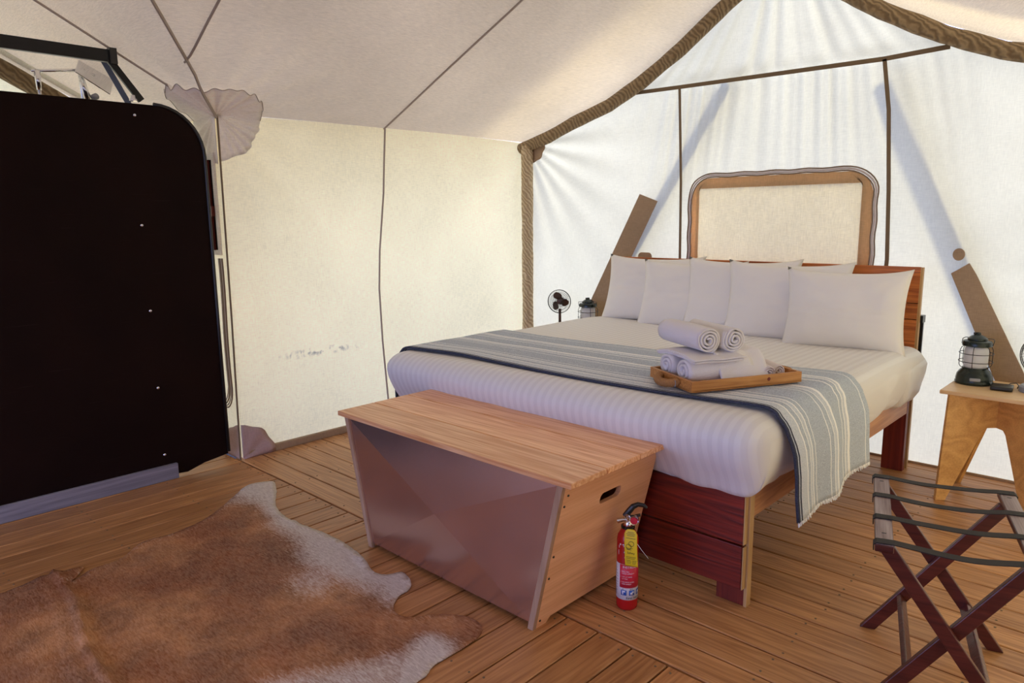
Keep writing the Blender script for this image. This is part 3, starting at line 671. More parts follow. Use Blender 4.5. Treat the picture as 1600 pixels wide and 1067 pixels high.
for a, b in ((1.497, 2.035), (1.478, 1.455), (1.478, 0.985), (1.478, 0.545), (1.478, 0.150)):
    obj('bolt', MB().lathe([(0.0001, 0.004), (0.006, 0.003), (0.008, 0)], 10, Matrix.Translation((0.0, a, b)) @ Matrix.Rotation(PI/2, 4, 'Y')), 'chrome', pt, smooth=True)
bb = tag(obj('base_board', MB().box((-0.012, -0.9, 0.002), (0.012, 1.537, 0.090)), 'plank', bevel=0.002, loc=(PX+0.014, 0, 0)), 'weathered blue grey board on edge along the foot of the black panel', 'board')
# curtain bracket on top of the panel
br = thing('panel_bracket', 'black steel bracket arm standing on top of the black panel', 'bracket', (PX-0.03, 0.9, 2.10))
def L(x, y, z): return (x-(PX-0.03), y-0.9, z-2.10)
obj('top_bar', MB().bar(L(PX-0.03, -0.6, 2.33), L(PX-0.03, 1.425, 2.325), 0.03, 0.062), 'blackm', br, bevel=0.002)
obj('end_plate', MB().box(L(PX-0.05, 1.405, 2.285), L(PX+0.0, 1.44, 2.365)), 'black', br, bevel=0.002)
obj('strut', MB().bar(L(PX-0.02, 1.405, 2.305), L(PX-0.02, 1.545, 2.115), 0.02, 0.034), 'blackm', br, bevel=0.002)
obj('strut', MB().bar(L(PX-0.16, 1.42, 2.33), L(PX-0.10, 1.52, 2.08), 0.02, 0.028), 'steelgrey', br, bevel=0.002)
obj('wing_nut', MB().lathe([(0.0001, 0.02), (0.012, 0.02), (0.014, 0.0), (0.02, 0.0), (0.02, -0.01), (0.0001, -0.01)], 12, Matrix.Translation(L(PX-0.01, 1.50, 2.118))), 'chrome', br, smooth='auto')
# shower set in the bathroom behind the panel
sx_ = XL-0.46
sh = thing('shower_set', 'chrome shower pipes and square rain head showing above the black panel', 'shower', (sx_, 1.3, 0.0))
def Q(y, z, dx=0): return (dx, y-1.3, z+0.06 if z > 1 else z)
obj('pipe', MB().tube([Q(1.19, 0.15), Q(1.19, 2.19)], 0.009, 10), 'chrome', sh, smooth=True)
obj('pipe', MB().tube([Q(1.42, 0.6), Q(1.40, 2.24), Q(1.395, 2.265)], 0.010, 10), 'chrome', sh, smooth=True)
obj('crossbar', MB().tube([Q(1.16, 2.225), Q(1.425, 2.262)], 0.009, 10), 'chrome', sh, smooth=True)
obj('valve', MB().tube([Q(1.19, 2.13), Q(1.19, 2.235)], [0.012, 0.017], 12), 'chrome', sh, smooth=True)
obj('valve', MB().tube([Q(1.42, 2.10, 0.02), Q(1.40, 2.25)], [0.020, 0.012], 12), 'chrome', sh, smooth=True)
obj('knob', MB().tube([Q(1.45, 2.115, 0.01), Q(1.46, 2.12, 0.04)], 0.018, 12), 'grey', sh, smooth=True)
hm = Matrix.Translation(Q(1.475, 2.235)) @ Matrix.Rotation(-0.55, 4, 'X') @ Matrix.Rotation(0.85, 4, 'Y')
obj('shower_head', MB().box((-0.075, -0.10, -0.004), (0.075, 0.10, 0.004), hm), 'chrome', sh, bevel=0.003)
obj('head_neck', MB().tube([Q(1.40, 2.262), Q(1.475, 2.240)], 0.008, 8), 'chrome', sh, smooth=True)

# ------------------------------------------------------------------ cowhide
def hide():
    base = [(-3.300, 0.675), (-3.335, 0.86), (-3.375, 1.02)]
    trace = [(112, 911), (142, 894), (183, 880), (223, 849), (266, 837), (295, 825), (323, 811), (352, 789), (380, 766), (404, 756), (427, 754), (432, 768), (431, 792), (442, 806), (463, 818), (482, 825), (513, 837), (546, 856), (568, 877), (582, 894), (603, 900), (627, 896), (641, 908), (640, 922), (622, 934), (615, 951), (622, 963), (646, 969), (675, 964), (712, 963), (741, 970), (752, 982), (750, 994), (732, 1010), (698, 1029), (675, 1043), (665, 1058)]
    R_ = Matrix((_r2, _d2, _f)).transposed(); pts = []
    for u, v in trace:
        d = R_ @ Vector(((u-800)/FPX, (v-533.5)/FPX, 1)); t = -HCAM/d.z; pts.append((d.x*t, d.y*t))
    # carried on beyond the frame: belly, hind legs and rump
    pts += [(-1.69, 1.22), (-1.74, 1.08), (-1.72, 0.92), (-1.80, 0.72), (-1.92, 0.52), (-1.98, 0.30), (-1.88, 0.10), (-1.72, -0.06), (-1.76, -0.20), (-1.95, -0.24),
            (-2.15, -0.14), (-2.35, -0.16), (-2.60, -0.30), (-2.80, -0.26), (-2.95, -0.12), (-3.15, -0.10), (-3.32, -0.02), (-3.52, 0.02), (-3.66, 0.14), (-3.60, 0.30), (-3.42, 0.38), (-3.36, 0.50), (-3.39, 0.66), (-3.36, 0.80)]
    # smooth and resample the outline
    P = []
    n = len(pts)
    for i in range(n):
        p0, p1, p2, p3 = [Vector(pts[(i+k) % n]) for k in (-1, 0, 1, 2)]
        m_ = max(2, int((p2-p1).length/0.015))
        for j in range(m_):
            t = j/m_; P.append(0.5*((2*p1)+(p2-p0)*t+(2*p0-5*p1+4*p2-p3)*t*t+(3*p1-p0-3*p2+p3)*t**3))
    P = [p+Vector((noise.noise(Vector((p.x*30, p.y*30, 0)))*0.004, noise.noise(Vector((p.x*30, p.y*30, 9)))*0.004)) for p in P]
    nb = len(P)
    def inside(x, y):
        c = False; j = nb-1
        for i in range(nb):
            a, b = P[i], P[j]
            if (a.y > y) != (b.y > y) and x < (b.x-a.x)*(y-a.y)/(b.y-a.y)+a.x: c = not c
            j = i
        return c
    ins = []
    st = 0.022
    xa, xb = min(p.x for p in P), max(p.x for p in P); ya, yb = min(p.y for p in P), max(p.y for p in P)
    j = 0; y = ya
    while y < yb:
        x = xa+(st/2 if j % 2 else 0)
        while x < xb:
            if inside(x, y):
                dm = min((p.x-x)**2+(p.y-y)**2 for p in P[::2])
                if dm > 0.014**2: ins.append((Vector((x, y)), math.sqrt(dm)))
            x += st
        y += st*0.87; j += 1
    vs2 = list(P)+[p for p, _ in ins]
    r = delaunay_2d_cdt(vs2, [(i, (i+1) % nb) for i in range(nb)], [tuple(range(nb))], 1, 1e-6)
    V, F = r[0], r[2]
    Vs = []; pale = []
    CAPS = [((-3.78, 1.88), (-3.55, 1.76), 0.30, 1.0), ((-3.55, 1.76), (-3.10, 1.70), 0.22, 0.85), ((-3.10, 1.70), (-2.70, 1.66), 0.26, 0.95), ((-2.70, 1.62), (-2.25, 1.66), 0.30, 1.0),
            ((-2.55, 1.5), (-2.5, 1.4), 0.25, 0.5), ((-1.80, 1.44), (-1.70, 1.30), 0.15, 1.0), ((-1.78, 1.3), (-1.95, 0.9), 0.2, 0.7), ((-1.8, 0.1), (-1.9, -0.1), 0.3, 0.8), ((-3.6, 0.15), (-3.4, 0.1), 0.2, 0.7)]
    Ds = [(p, 0.0) for p in P]+ins
    fa, fb = Vector((-3.302, 0.700)), Vector((-2.36, 0.60))     # the seam-like fold across the hide
    for v in V:
        dm = min((p.x-v.x)**2+(p.y-v.y)**2 for p in P); d = math.sqrt(dm)
        z = 0.007+0.010*max(0, noise.noise(Vector((v.x*3, v.y*3, 2))))*sm(d/0.1)+0.004*noise.noise(Vector((v.x*9, v.y*9, 4)))*sm(d/0.05)
        s_ = (v-fa).dot((fb-fa).normalized()); perp = (v-fa).cross((fb-fa).normalized()) if False else ((v.x-fa.x)*(fb-fa).normalized().y-(v.y-fa.y)*(fb-fa).normalized().x)
        perp += 0.012*math.sin(s_*7)
        z += 0.028*math.exp(-(perp/0.013)**2)+0.006*math.exp(-((perp-0.05)/0.02)**2)
        # a small crease by the shoulder
        q = Vector((-3.17, 1.72)); z += 0.012*math.exp(-(((v.x-q.x)*0.55+(v.y-q.y)*0.83)/0.018)**2)*math.exp(-((v-q).length/0.16)**2)
        z += 0.016*(1-sm(d/0.04))*max(0, noise.noise(Vector((v.x*5, v.y*5, 7))))
        Vs.append((v.x, v.y, z))
        c = 0.0
        for (ax_, ay_), (bx_, by_), rr, k in CAPS:
            A_ = Vector((ax_, ay_)); D_ = Vector((bx_, by_))-A_; t = max(0, min(1, (v-A_).dot(D_)/D_.length_squared)); c = max(c, k*(1-sm((v-(A_+D_*t)).length/rr)))
        pale.append(0.62*c+0.12*(1-sm(d/0.10)))
    me = bpy.data.meshes.new('cowhide_rug'); me.from_pydata(Vs, [], F); me.materials.append(M['hide'])
    at = me.attributes.new('pale', 'FLOAT', 'POINT')
    for i, c in enumerate(pale): at.data[i].value = c
    me.polygons.foreach_set('use_smooth', [True]*len(me.polygons))
    o = bpy.data.objects.new('cowhide_rug', me); COL.objects.link(o)
    sd_ = o.modifiers.new('thickness', 'SOLIDIFY'); sd_.thickness = 0.005; sd_.offset = -1
    tag(o, 'brown and white cowhide rug spread on the deck boards', 'rug')
hide()

# ------------------------------------------------------------------ storage chest
CH = (-2.1145, 2.066, 0)
ch = thing('storage_chest', 'wooden blanket chest with a metal front at the foot of the bed', 'chest', CH)
hb, ht, y0c, y1c, zt = 0.505, 0.648, -0.285, 0.286, 0.585
def fl(z, s_): return s_*lerp(hb, ht, z/zt)          # flared side
def side(s_):
    pts = [(y0c, 0), (y0c+0.055, 0), (y0c+0.075, 0.022), (y1c-0.075, 0.022), (y1c-0.055, 0), (y1c, 0), (y1c, zt), (y0c, zt)]
    hole = rrect(-0.055, 0.435, 0.075, 0.480, 0.018, 3)
    # resample the outer loop radially about the hole
    cx_, cz_ = 0.010, 0.4575; out = []
    for a, b in hole:
        an = math.atan2((b-cz_), (a-cx_)); out.append(an)
    big = []
    for an in out:
        dx, dz = math.cos(an), math.sin(an); t = 9
        if dx > 0: t = min(t, (y1c-cx_)/dx)
        if dx < 0: t = min(t, (y0c-cx_)/dx)
        if dz > 0: t = min(t, (zt-cz_)/dz)
        if dz < 0: t = min(t, (0.30-cz_)/dz)
        big.append((cx_+dx*t, cz_+dz*t))
    f3 = lambda a, b, c: (fl(b, s_)-s_*c, a, b)
    m = MB()
    # upper part with the grip hole: snap nearest radial points to the corners
    for cor in ((y0c, zt), (y1c, zt), (y0c, 0.30), (y1c, 0.30)):
        k = min(range(len(big)), key=lambda i: math.dist(big[i], cor)); big[k] = cor
    m.ring(big, hole, 0.02, f3)
    m.prism([(y0c, 0), (y0c+0.055, 0), (y0c+0.075, 0.022), (y1c-0.075, 0.022), (y1c-0.055, 0), (y1c, 0), (y1c, 0.30), (y0c, 0.30)], 0.02, f3)
    return obj('side_panel', m, 'chest', ch)
side(1); side(-1)
for s_ in (-1, 1):                                    # pale solid-wood edge strips on the front corners
    obj('corner_strip', MB().prism([(fl(0, s_), 0), (fl(0, s_)-s_*0.026, 0), (fl(zt, s_)-s_*0.026, zt), (fl(zt, s_), zt)], 0.018, lambda a, b, c: (a, y0c-c+0.0, b)), 'chestedge', ch, bevel=0.001)
b0, b1 = hb-0.026, ht-0.026
z0c, z1c = 0.022, zt-0.004
def fr(s_, z): return s_*lerp(b0, b1, z/zt)
c0 = (fr(-1, z0c), y0c-0.010, z0c); c1 = (fr(1, z0c), y0c-0.010, z0c); c2 = (fr(1, z1c), y0c-0.010, z1c); c3 = (fr(-1, z1c), y0c-0.010, z1c)
ctr = (0.0, y0c-0.042, 0.31)                          # cross-broken sheet: four facets meet at a proud centre
m = MB().add([c0, c1, c2, c3, ctr, (c0[0], y0c+0.004, c0[2]), (c1[0], y0c+0.004, c1[2]), (c2[0], y0c+0.004, c2[2]), (c3[0], y0c+0.004, c3[2])],
             [(0, 1, 4), (1, 2, 4), (2, 3, 4), (3, 0, 4), (0, 5, 6, 1), (1, 6, 7, 2), (2, 7, 8, 3), (3, 8, 5, 0)])
obj('front_panel', m, 'metal', ch)
obj('back_panel', MB().prism([(-hb+0.02, 0.022), (hb-0.02, 0.022), (ht-0.02, zt), (-ht+0.02, zt)], 0.015, lambda a, b, c: (a, y1c-c, b)), 'chest', ch)
obj('bottom_panel', MB().box((-hb+0.01, y0c+0.01, 0.03), (hb-0.01, y1c-0.02, 0.045)), 'chest', ch)
for k in range(3):
    ya = -0.311+k*0.203
    obj('lid_board', MB().box((-0.690, ya, zt+0.001), (0.690, ya+0.1995, zt+0.023)), 'lid', ch, bevel=0.003)
for q_ in (-0.60, 0.56): obj('lid_batten', MB().box((q_, -0.28, zt-0.012), (q_+0.04, 0.27, zt)), 'chest', ch)
for z in (0.54, 0.50, 0.30, 0.21, 0.03):
    mt = Matrix.Translation((fl(z, 1)+0.0005, y0c+0.014+(0.01 if z > 0.52 else 0), z)) @ Matrix.Rotation(PI/2-0.24, 4, 'Y')
    obj('screw', MB().lathe([(0.0001, 0.0015), (0.0048, 0.001), (0.0052, -0.001)], 10, mt), 'blackm', ch)

# ------------------------------------------------------------------ bed
bed = thing('bed', 'king size wooden bed with plank headboard and plank footboard', 'bed', (-2.137, 3.43, 0))
bx, by = bed.location.x, bed.location.y
def B(x, y, z): return (x-bx, y-by, z)
hbx0, hbx1 = -3.153, -1.128
for z0, z1 in ((0.972, 1.172), (0.880, 0.968), (0.690, 0.876), (0.500, 0.686)):
    obj('headboard_plank', MB().box(B(hbx0, 4.445, z0), B(hbx1, 4.470, z1)), 'headwood', bed, bevel=0.002)
for s_, x in ((-1, hbx0), (1, hbx1)):
    obj('headboard_stile', MB().box(B(x-(0.0 if s_ > 0 else 0.012), 4.447, 0.50), B(x+(0.012 if s_ > 0 else 0.0), 4.475, 1.170)), 'edge', bed)
    xa, xb_ = (x, x+0.115) if s_ < 0 else (x-0.115, x)
    obj('leg', MB().box(B(xa, 4.405, 0.0), B(xb_, 4.444, 0.60)), 'redleg', bed, bevel=0.002)
    obj('leg_backing', MB().box(B(xa, 4.475, 0.0), B(xb_+0.004, 4.500, 1.165)), 'edge', bed)
    obj('leg', MB().box(B(xa-(0 if s_ < 0 else -0.0), 2.432, 0.0), B(xb_, 2.458, 0.44)), 'redleg', bed, bevel=0.002)
    obj('leg_edge', MB().box(B((x if s_ > 0 else x-0.012), 2.428, 0.0), B((x+0.012 if s_ > 0 else x), 2.462, 0.455)), 'edge', bed)
    obj('side_rail', MB().box(B(x-(0.030 if s_ > 0 else 0.0), 2.462, 0.345), B(x+(0.0 if s_ > 0 else 0.030), 4.404, 0.452)), 'rail', bed, bevel=0.003)
obj('footboard_plank', MB().box(B(hbx0, 2.400, 0.258), B(hbx1, 2.427, 0.452)), 'footwood', bed, bevel=0.003)
obj('footboard_plank', MB().box(B(hbx0, 2.402, 0.078), B(hbx1-0.002, 2.427, 0.250)), 'footwood', bed, bevel=0.003)
for s_ in (-1, 1):
    x = hbx1+0.001 if s_ > 0 else hbx0-0.001
    for z0, z1 in ((0.259, 0.451), (0.079, 0.249)):
        obj('plank_end', MB().box(B(x-(0 if s_ > 0 else 0.004), 2.401, z0), B(x+(0.004 if s_ > 0 else 0), 2.4265, z1)), 'edge', bed)
for y in [2.7+0.26*i for i in range(7)]:
    obj('slat', MB().box(B(hbx0+0.03, y, 0.425), B(hbx1-0.03, y+0.09, 0.449)), 'edge', bed)
obj('strap_bracket', MB().box(B(hbx1+0.001, 4.500, 0.66), B(hbx1+0.022, 4.515, 0.90)).box(B(hbx1-0.002, 4.47, 0.86), B(hbx1+0.026, 4.52, 0.90)), 'blackm', bed)

# mattress under its tucked striped sheet
MX0, MX1, MY0, MY1, MZ0, MZ1 = -3.215, -1.055, 2.335, 4.435, 0.452, 0.752
def mdisp(p, d):
    n1 = noise.noise(Vector((p.x*1.6, p.y*1.6, p.z*2)))
    w = 0.008*n1
    up = sm((p.z-MZ0)/(MZ1-MZ0))
    q = Vector(p)
    if d.y < -0.2:                                   # foot end billows out above the chest and tucks in below
        q.y -= 0.050*math.sin(PI*max(0, min(1, (p.z-0.50)/0.30)))*abs(d.y) - 0.035*(1-up)*abs(d.y)
        q.y += 0.006*math.sin(p.x*19+3*math.sin(p.x*5))*(1-up)
    if abs(d.x) > 0.2:
        s_ = 1 if d.x > 0 else -1
        q.x += s_*(0.020*math.sin(PI*max(0, min(1, (p.z-0.46)/0.30)))-0.02*(1-up))*abs(d.x)
        q.x += s_*0.006*math.sin(p.y*15+4*math.sin(p.y*3)-p.z*12)*(1-up)
    if p.z < MZ0+0.05:                                # uneven lower hem
        q.z += 0.014*noise.noise(Vector((p.x*4, p.y*4, 3)))-0.004
        if p.x > -1.9 and p.y < 2.6: q.z += 0.022*sm((-1.12-p.x)/0.7) - 0.012
    q += d*w
    q.z -= 0.015*sm((p.y-4.0)/0.4)*up
    return tuple(Vector(q)-Vector((-2.137, 3.43, 0)))
mm_ = MB().rbox((MX0, MY0, MZ0), (MX1, MY1, MZ1), 0.085, (90, 90, 22), mdisp)
mat_o = obj('mattress', mm_, 'sheet', smooth=True, weld=True, loc=(-2.137, 3.43, 0.004))
tag(mat_o, 'thick mattress made up with a white satin striped sheet', 'mattress')
# lower fitted sheet layer seen at the right head corner
fs_ = MB().rbox((MX1-0.15, 4.02, 0.440), (MX1+0.022, 4.425, 0.695), 0.06, (8, 20, 12), lambda p, d: (p.x+0.010*noise.noise(Vector(p)*7)-0.03*(1-sm((p.z-0.45)/0.2))+1.1, p.y+0.006*noise.noise(Vector(p)*9)-4.2, p.z-0.6+0.02*noise.noise(Vector((p.x, p.y*6, 0)))))
tag(obj('sheet_corner', fs_, 'sheet', smooth=True, weld=True, loc=(-1.1, 4.2, 0.604)), 'loose white sheet corner hanging at the right of the bed head', 'sheet')

# woven throw across the bed
def throw():
    z = MZ1+0.008; rr = 0.085
    path = [(MX0-0.030, 0.43), (MX0-0.034, 0.55), (MX0-0.030, z-rr)]
    path += [(MX0-0.016+rr-rr*math.cos(t), z-rr+rr*math.sin(t)) for t in [PI/2*i/6 for i in range(1, 7)]]
    path += [(lerp(MX0+rr, MX1-rr, i/40), z) for i in range(1, 40)]
    path += [(MX1+0.018-rr+rr*math.sin(t), z-rr+rr*math.cos(t)) for t in [PI/2*i/6 for i in range(0, 7)]]
    path += [(MX1+0.034, 0.60), (MX1+0.040, 0.52), (MX1+0.040, 0.44), (MX1+0.043, 0.39), (MX1+0.046, 0.342)]
    n = len(path); m = MB(); nv = 100
    def fn(u, v):
        i = min(n-2, int(u*(n-1))); t = u*(n-1)-i; x = lerp(path[i][0], path[i+1][0], t); zz_ = lerp(path[i][1], path[i+1][1], t)
        right = sm((x-(MX1-0.5))/0.5); left = sm(((MX0+0.5)-x)/0.5)
        drop = max(0, z-zz_)
        y = lerp(2.462+0.02*math.sin(x*4), 3.215-0.03*math.sin((x+1)*2.3)+0.05*left, v)
        y += right*(0.02*(1-v)+0.08*v)+drop*(0.14*right*(1-v*0.2)) - 0.02*left
        wz = 0.0; wx = 0.0
        if drop < 0.02: wz = 0.004*noise.noise(Vector((x*3, v*4, 0)))+0.009*right*max(0, math.sin(v*17+x*4))*(0.6) + 0.004
        else:
            wx = (1 if right > 0.5 else -1)*sm(drop/0.15)*(0.010*math.sin(v*14+1)+0.012*math.sin(v*6.1)+0.012)
            if right > 0.5: zz_ += 0.03*(v-0.35)*sm(drop/0.3)+0.010*math.sin(v*9)*sm(drop/0.4)
        return (x+wx+2.137, y-2.45, zz_+wz+0.004-0.75)
    m.grid(fn, (n-1)*2, nv)
    o = obj('throw_blanket', m, 'throw', smooth=True, solid=0.010, loc=(-2.137, 2.45, 0.75))
    at = o.data.attributes.new('across', 'FLOAT', 'POINT')
    for i in range(len(o.data.vertices)): at.data[i].value = (i//((n-1)*2+1))/nv
    # short frayed fringe along the right hem
    fr_ = MB(); k0 = (n-1)*2
    for j in range(nv*3):
        v = j/(nv*3); p = Vector(fn(1, v)); fr_.tube([p+Vector((0.003, 0, 0.004)), p+Vector((0.004+random.uniform(-.004, .006), random.uniform(-.006, .006), -random.uniform(.006, .016)))], 0.0022, 4)
    f = obj('fringe', fr_, 'throw', o); f['kind'] = 'stuff'
    at = f.data.attributes.new('across', 'FLOAT', 'POINT'); [setattr(q, 'value', 0.11) for q in at.data]
    tag(o, 'blue grey striped woven throw laid across the foot of the bed', 'blanket')
throw()

# ------------------------------------------------------------------ pillows
def pillow(loc, w, h, t, yaw, lean, seed, label, roll=0.0):
    m = MB(); n = 30; rnd = Vector((seed*3.7, seed*1.3, seed*5.1))
    def shape(u, v, s_):
        a = 2*u-1; b = 2*v-1
        ed = (1-abs(a)**3.2)*(1-abs(b)**3.2); th = t/2*max(0, ed)**0.55
        px = a*w/2*(1-0.055*(1-abs(b)**2.5)*abs(a)**2*0-0.060*(1-b*b)*abs(a)); pz = b*h/2*(1-0.06*(1-a*a)*abs(b))
        cr = abs(a*b)**4
        px *= 1+0.030*cr; pz *= 1+0.085*cr
        if b < 0: pz = pz*(1-0.03); th *= 1.10
        w_ = noise.noise(Vector((a*2.2, b*2.2, s_))+rnd)*0.016*ed + noise.noise(Vector((a*6, b*6, s_*2))+rnd)*0.006*ed
        # pulls running from the upper corners
        for ca in (-1, 1):
            q = math.hypot(a-ca, b-1); an = math.atan2(1-b, (a-ca)*-ca)
            w_ += 0.012*math.sin(an*15+seed)*(1-sm(q/0.9))*sm(q/0.15)*ed
        return (px, -s_*(max(0.007, th+w_*(1 if s_ > 0 else 0.3)) if ed > 1e-9 else 0), pz)
    m.grid(lambda u, v: shape(u, v, 1), n, n); m.grid(lambda u, v: shape(u, v, -1), n, n)
    # seam lip
    o = obj('pillow', m, 'pillow', smooth=True, weld=True)
    o.rotation_euler = (-lean, roll, yaw); o.location = loc; o.name = 'pillow'
    return tag(o, label, 'pillow', 'white pillows leaning on the headboard')
PL = [((-2.775, 4.300, 0.955), 0.72, 0.47, 0.15, 0.10, 0.30, 1, 'leftmost white pillow, furthest back against the headboard'),
      ((-2.430, 4.225, 0.940), 0.70, 0.46, 0.15, 0.14, 0.30, 2, 'second white pillow from the left, lower than its neighbours'),
      ((-2.075, 4.205, 0.955), 0.70, 0.48, 0.15, 0.14, 0.28, 3, 'middle white pillow of the five, with a raised left corner'),
      ((-1.760, 4.155, 0.950), 0.70, 0.48, 0.15, 0.16, 0.28, 4, 'fourth white pillow from the left, behind the rightmost one'),
      ((-1.395, 4.080, 0.940), 0.62, 0.45, 0.16, 0.20, 0.26, 5, 'rightmost white pillow, whole front in view')]
for a in PL: pillow(*a)

# ------------------------------------------------------------------ tray with towels
ty = math.atan2(0.89, 0.46)                           # long side direction
TL, TW = 0.53, 0.325
ux, uy = math.cos(ty), math.sin(ty); vx, vy = -uy, ux
TB = (-1.405, 2.482)
tc_ = (TB[0]+ux*TL/2+vx*TW/2, TB[1]+uy*TL/2+vy*TW/2, 0.782)
tr = thing('serving_tray', 'wooden serving tray with rope handles resting on the striped throw', 'tray', tc_, ty)
obj('tray_base', MB().box((-TL/2, -TW/2, 0), (TL/2, TW/2, 0.008)), 'tray', tr)
for s_ in (-1, 1):
    obj('side_board', MB().box((-TL/2, s_*TW/2-(0.012 if s_ > 0 else 0), 0.001), (TL/2, s_*TW/2+(0 if s_ > 0 else 0.012), 0.044)), 'tray', tr, bevel=0.0015)
    obj('end_board', MB().box((s_*TL/2-(0.012 if s_ > 0 else 0), -TW/2+0.012, 0.001), (s_*TL/2+(0 if s_ > 0 else 0.012), TW/2-0.012, 0.044)), 'tray', tr, bevel=0.0015)
    P = []; 
    for i in range(61):
        t = i/60; a = PI*t; c = Vector((s_*(TL/2+0.002+0.040*math.sin(a)), -0.065*math.cos(a), 0.026-0.010*math.sin(a)))
        P.append(c)
    m = MB()
    for ph in (0, 2*PI/3, 4*PI/3):
        Q_ = []
        for i, c in enumerate(P):
            tg = (P[min(i+1, 60)]-P[max(i-1, 0)]).normalized(); n1 = Vector((0, 0, 1)); n2 = tg.cross(n1); an = i*0.62+ph
            Q_.append(c+(n1*math.cos(an)+n2*math.sin(an))*0.0085)
        m.tube(Q_, 0.0100, 6)
    obj('rope_handle', m, 'rope', tr, smooth=True)
obj('tag_label', MB().box((-TL/2-0.022, -0.078, 0.008), (-TL/2-0.020, -0.060, 0.034)), 'grey', tr)
obj('knot', MB().lathe([(0.0001, 0.001), (0.006, 0.0006), (0.008, 0)], 10, Matrix.Translation((0.10, -TW/2-0.0004, 0.026)) @ Matrix.Rotation(PI/2, 4, 'X')), 'footwood', tr)

def roll(name, loc, R0, length, axis, turns, mat, label, group, seed=0, tilt=0.0, th=0.0):
    """towel rolled up; the spiral shows at both ends. axis = yaw of the roll"""
    m = MB(); n = int(turns*22); P = []
    r0 = R0*0.14
    for i in range(n+1):
        t = i/n; a = t*turns*2*PI+seed; r = r0+(R0-r0)*t; r *= 1+0.035*math.sin(3*a+seed)
        P.append((r*math.cos(a), r*math.sin(a)*0.96))
    def fn(u, v):
        i = u*n; k = min(n-1, int(i)); f = i-k; y = lerp(P[k][0], P[k+1][0], f); z = lerp(P[k][1], P[k+1][1], f)
        x = (v-0.5)*length; rr = math.hypot(y, z)/R0
        x *= 1-0.05*rr*rr*(abs(2*v-1)**6)
        e = 1+0.015*noise.noise(Vector((x*9, y*20, z*20+seed)))
        e *= 1-0.05*abs(2*v-1)**8*(rr > .8)
        return (x, y*e, z*e)
    m.grid(fn, n, 12)
    pitch_ = (R0-r0)/turns
    o = obj(name, m, mat, smooth=True, solid=pitch_*0.56)
    o.rotation_euler = (0, tilt, axis); o.location = loc
    return tag(o, label, 'towel', group)
def tp(a, b, z): return (tc_[0]+ux*a+vx*b, tc_[1]+uy*a+vy*b, z)
TG = 'rolled towels stacked on the tray'
zt0 = tc_[2]+0.009
ax_long = ty
roll('rolled_towel', tp(-0.085, 0.092, zt0+0.053), 0.054, 0.30, ax_long, 2.5, 'towel', 'rolled white towel at the lower left of the tray, its spiral end facing left', TG, 1)
roll('rolled_towel', tp(-0.075, -0.040, zt0+0.053), 0.054, 0.32, ax_long, 2.5, 'towel', 'rolled white towel at the front of the tray beside the rope handle side', TG, 2.3)
# folded towels across the two lower rolls
def folded(loc, lx, ly, lz, yaw, label, seed):
    m = MB()
    for k in range(4):
        h = lz/4
        m.rbox((-lx/2+0.004*math.sin(seed+k*2), -ly/2+0.005*math.cos(k*3+seed), k*h), (lx/2-0.006*math.cos(k*5+seed), ly/2+0.004*math.sin(k+seed), (k+1)*h+0.001), h*0.48, (14, 14, 4),
               lambda p, d: (p.x+0.004*noise.noise(Vector(p)*14), p.y+0.004*noise.noise(Vector(p)*14+Vector((5, 0, 0))), p.z-0.012*sm((abs(p.y)-0.06)/0.08)+0.003*noise.noise(Vector(p)*11)))
    o = obj('folded_towel', m, 'towel', smooth=True, weld=False); o.location = loc; o.rotation_euler = (0, 0, yaw)
    return tag(o, label, 'towel', 'folded towels between the rolls')
folded(tp(-0.100, 0.040, zt0+0.100), 0.24, 0.29, 0.018, ax_long, 'folded white towel layered between the upper and lower rolls', 0.7)
axu = ax_long+PI/2
roll('rolled_towel', tp(-0.125, 0.100, zt0+0.175), 0.058, 0.33, axu, 3.6, 'towel', 'large rolled white towel on top of the pile, nearest the foot of the bed', TG, 0.6)
roll('rolled_towel', tp(0.005, 0.095, zt0+0.170), 0.057, 0.31, axu, 3.6, 'towel', 'large rolled white towel on top of the pile, nearer the pillows', TG, 3.3)
def hanging_towel():
    m = MB()
    def fn(u, v):
        a = lerp(-0.135, 0.115, u); b = lerp(-0.125, 0.03, v)
        z = 0.004+0.108*sm(v*1.7)+0.006*math.sin(u*13+v*4)+0.006*noise.noise(Vector((u*5, v*5, 1)))
        if u > 0.9: z -= 0.05*sm((u-0.9)/0.1)
        return (a, b, z)
    m.grid(fn, 30, 24); o = obj('draped_towel', m, 'towel', smooth=True, solid=0.008, off=1); o.location = tp(0.045, 0.0, zt0); o.rotation_euler = (0, 0, ty)
    tag(o, 'white towel draped over the lower rolls at the front of the tray', 'towel')
hanging_towel()
for k, (a, b, lb) in enumerate(((0.165, -0.035, 'small rolled blush washcloth next to the towel pile on the tray'), (0.225, -0.020, 'small rolled blush washcloth nearest the far end of the tray'))):
    roll('washcloth', tp(a, b, zt0+0.028), 0.027, 0.15, axu-0.25, 2.4, 'wash', lb, 'rolled washcloths on the tray', 1+k)

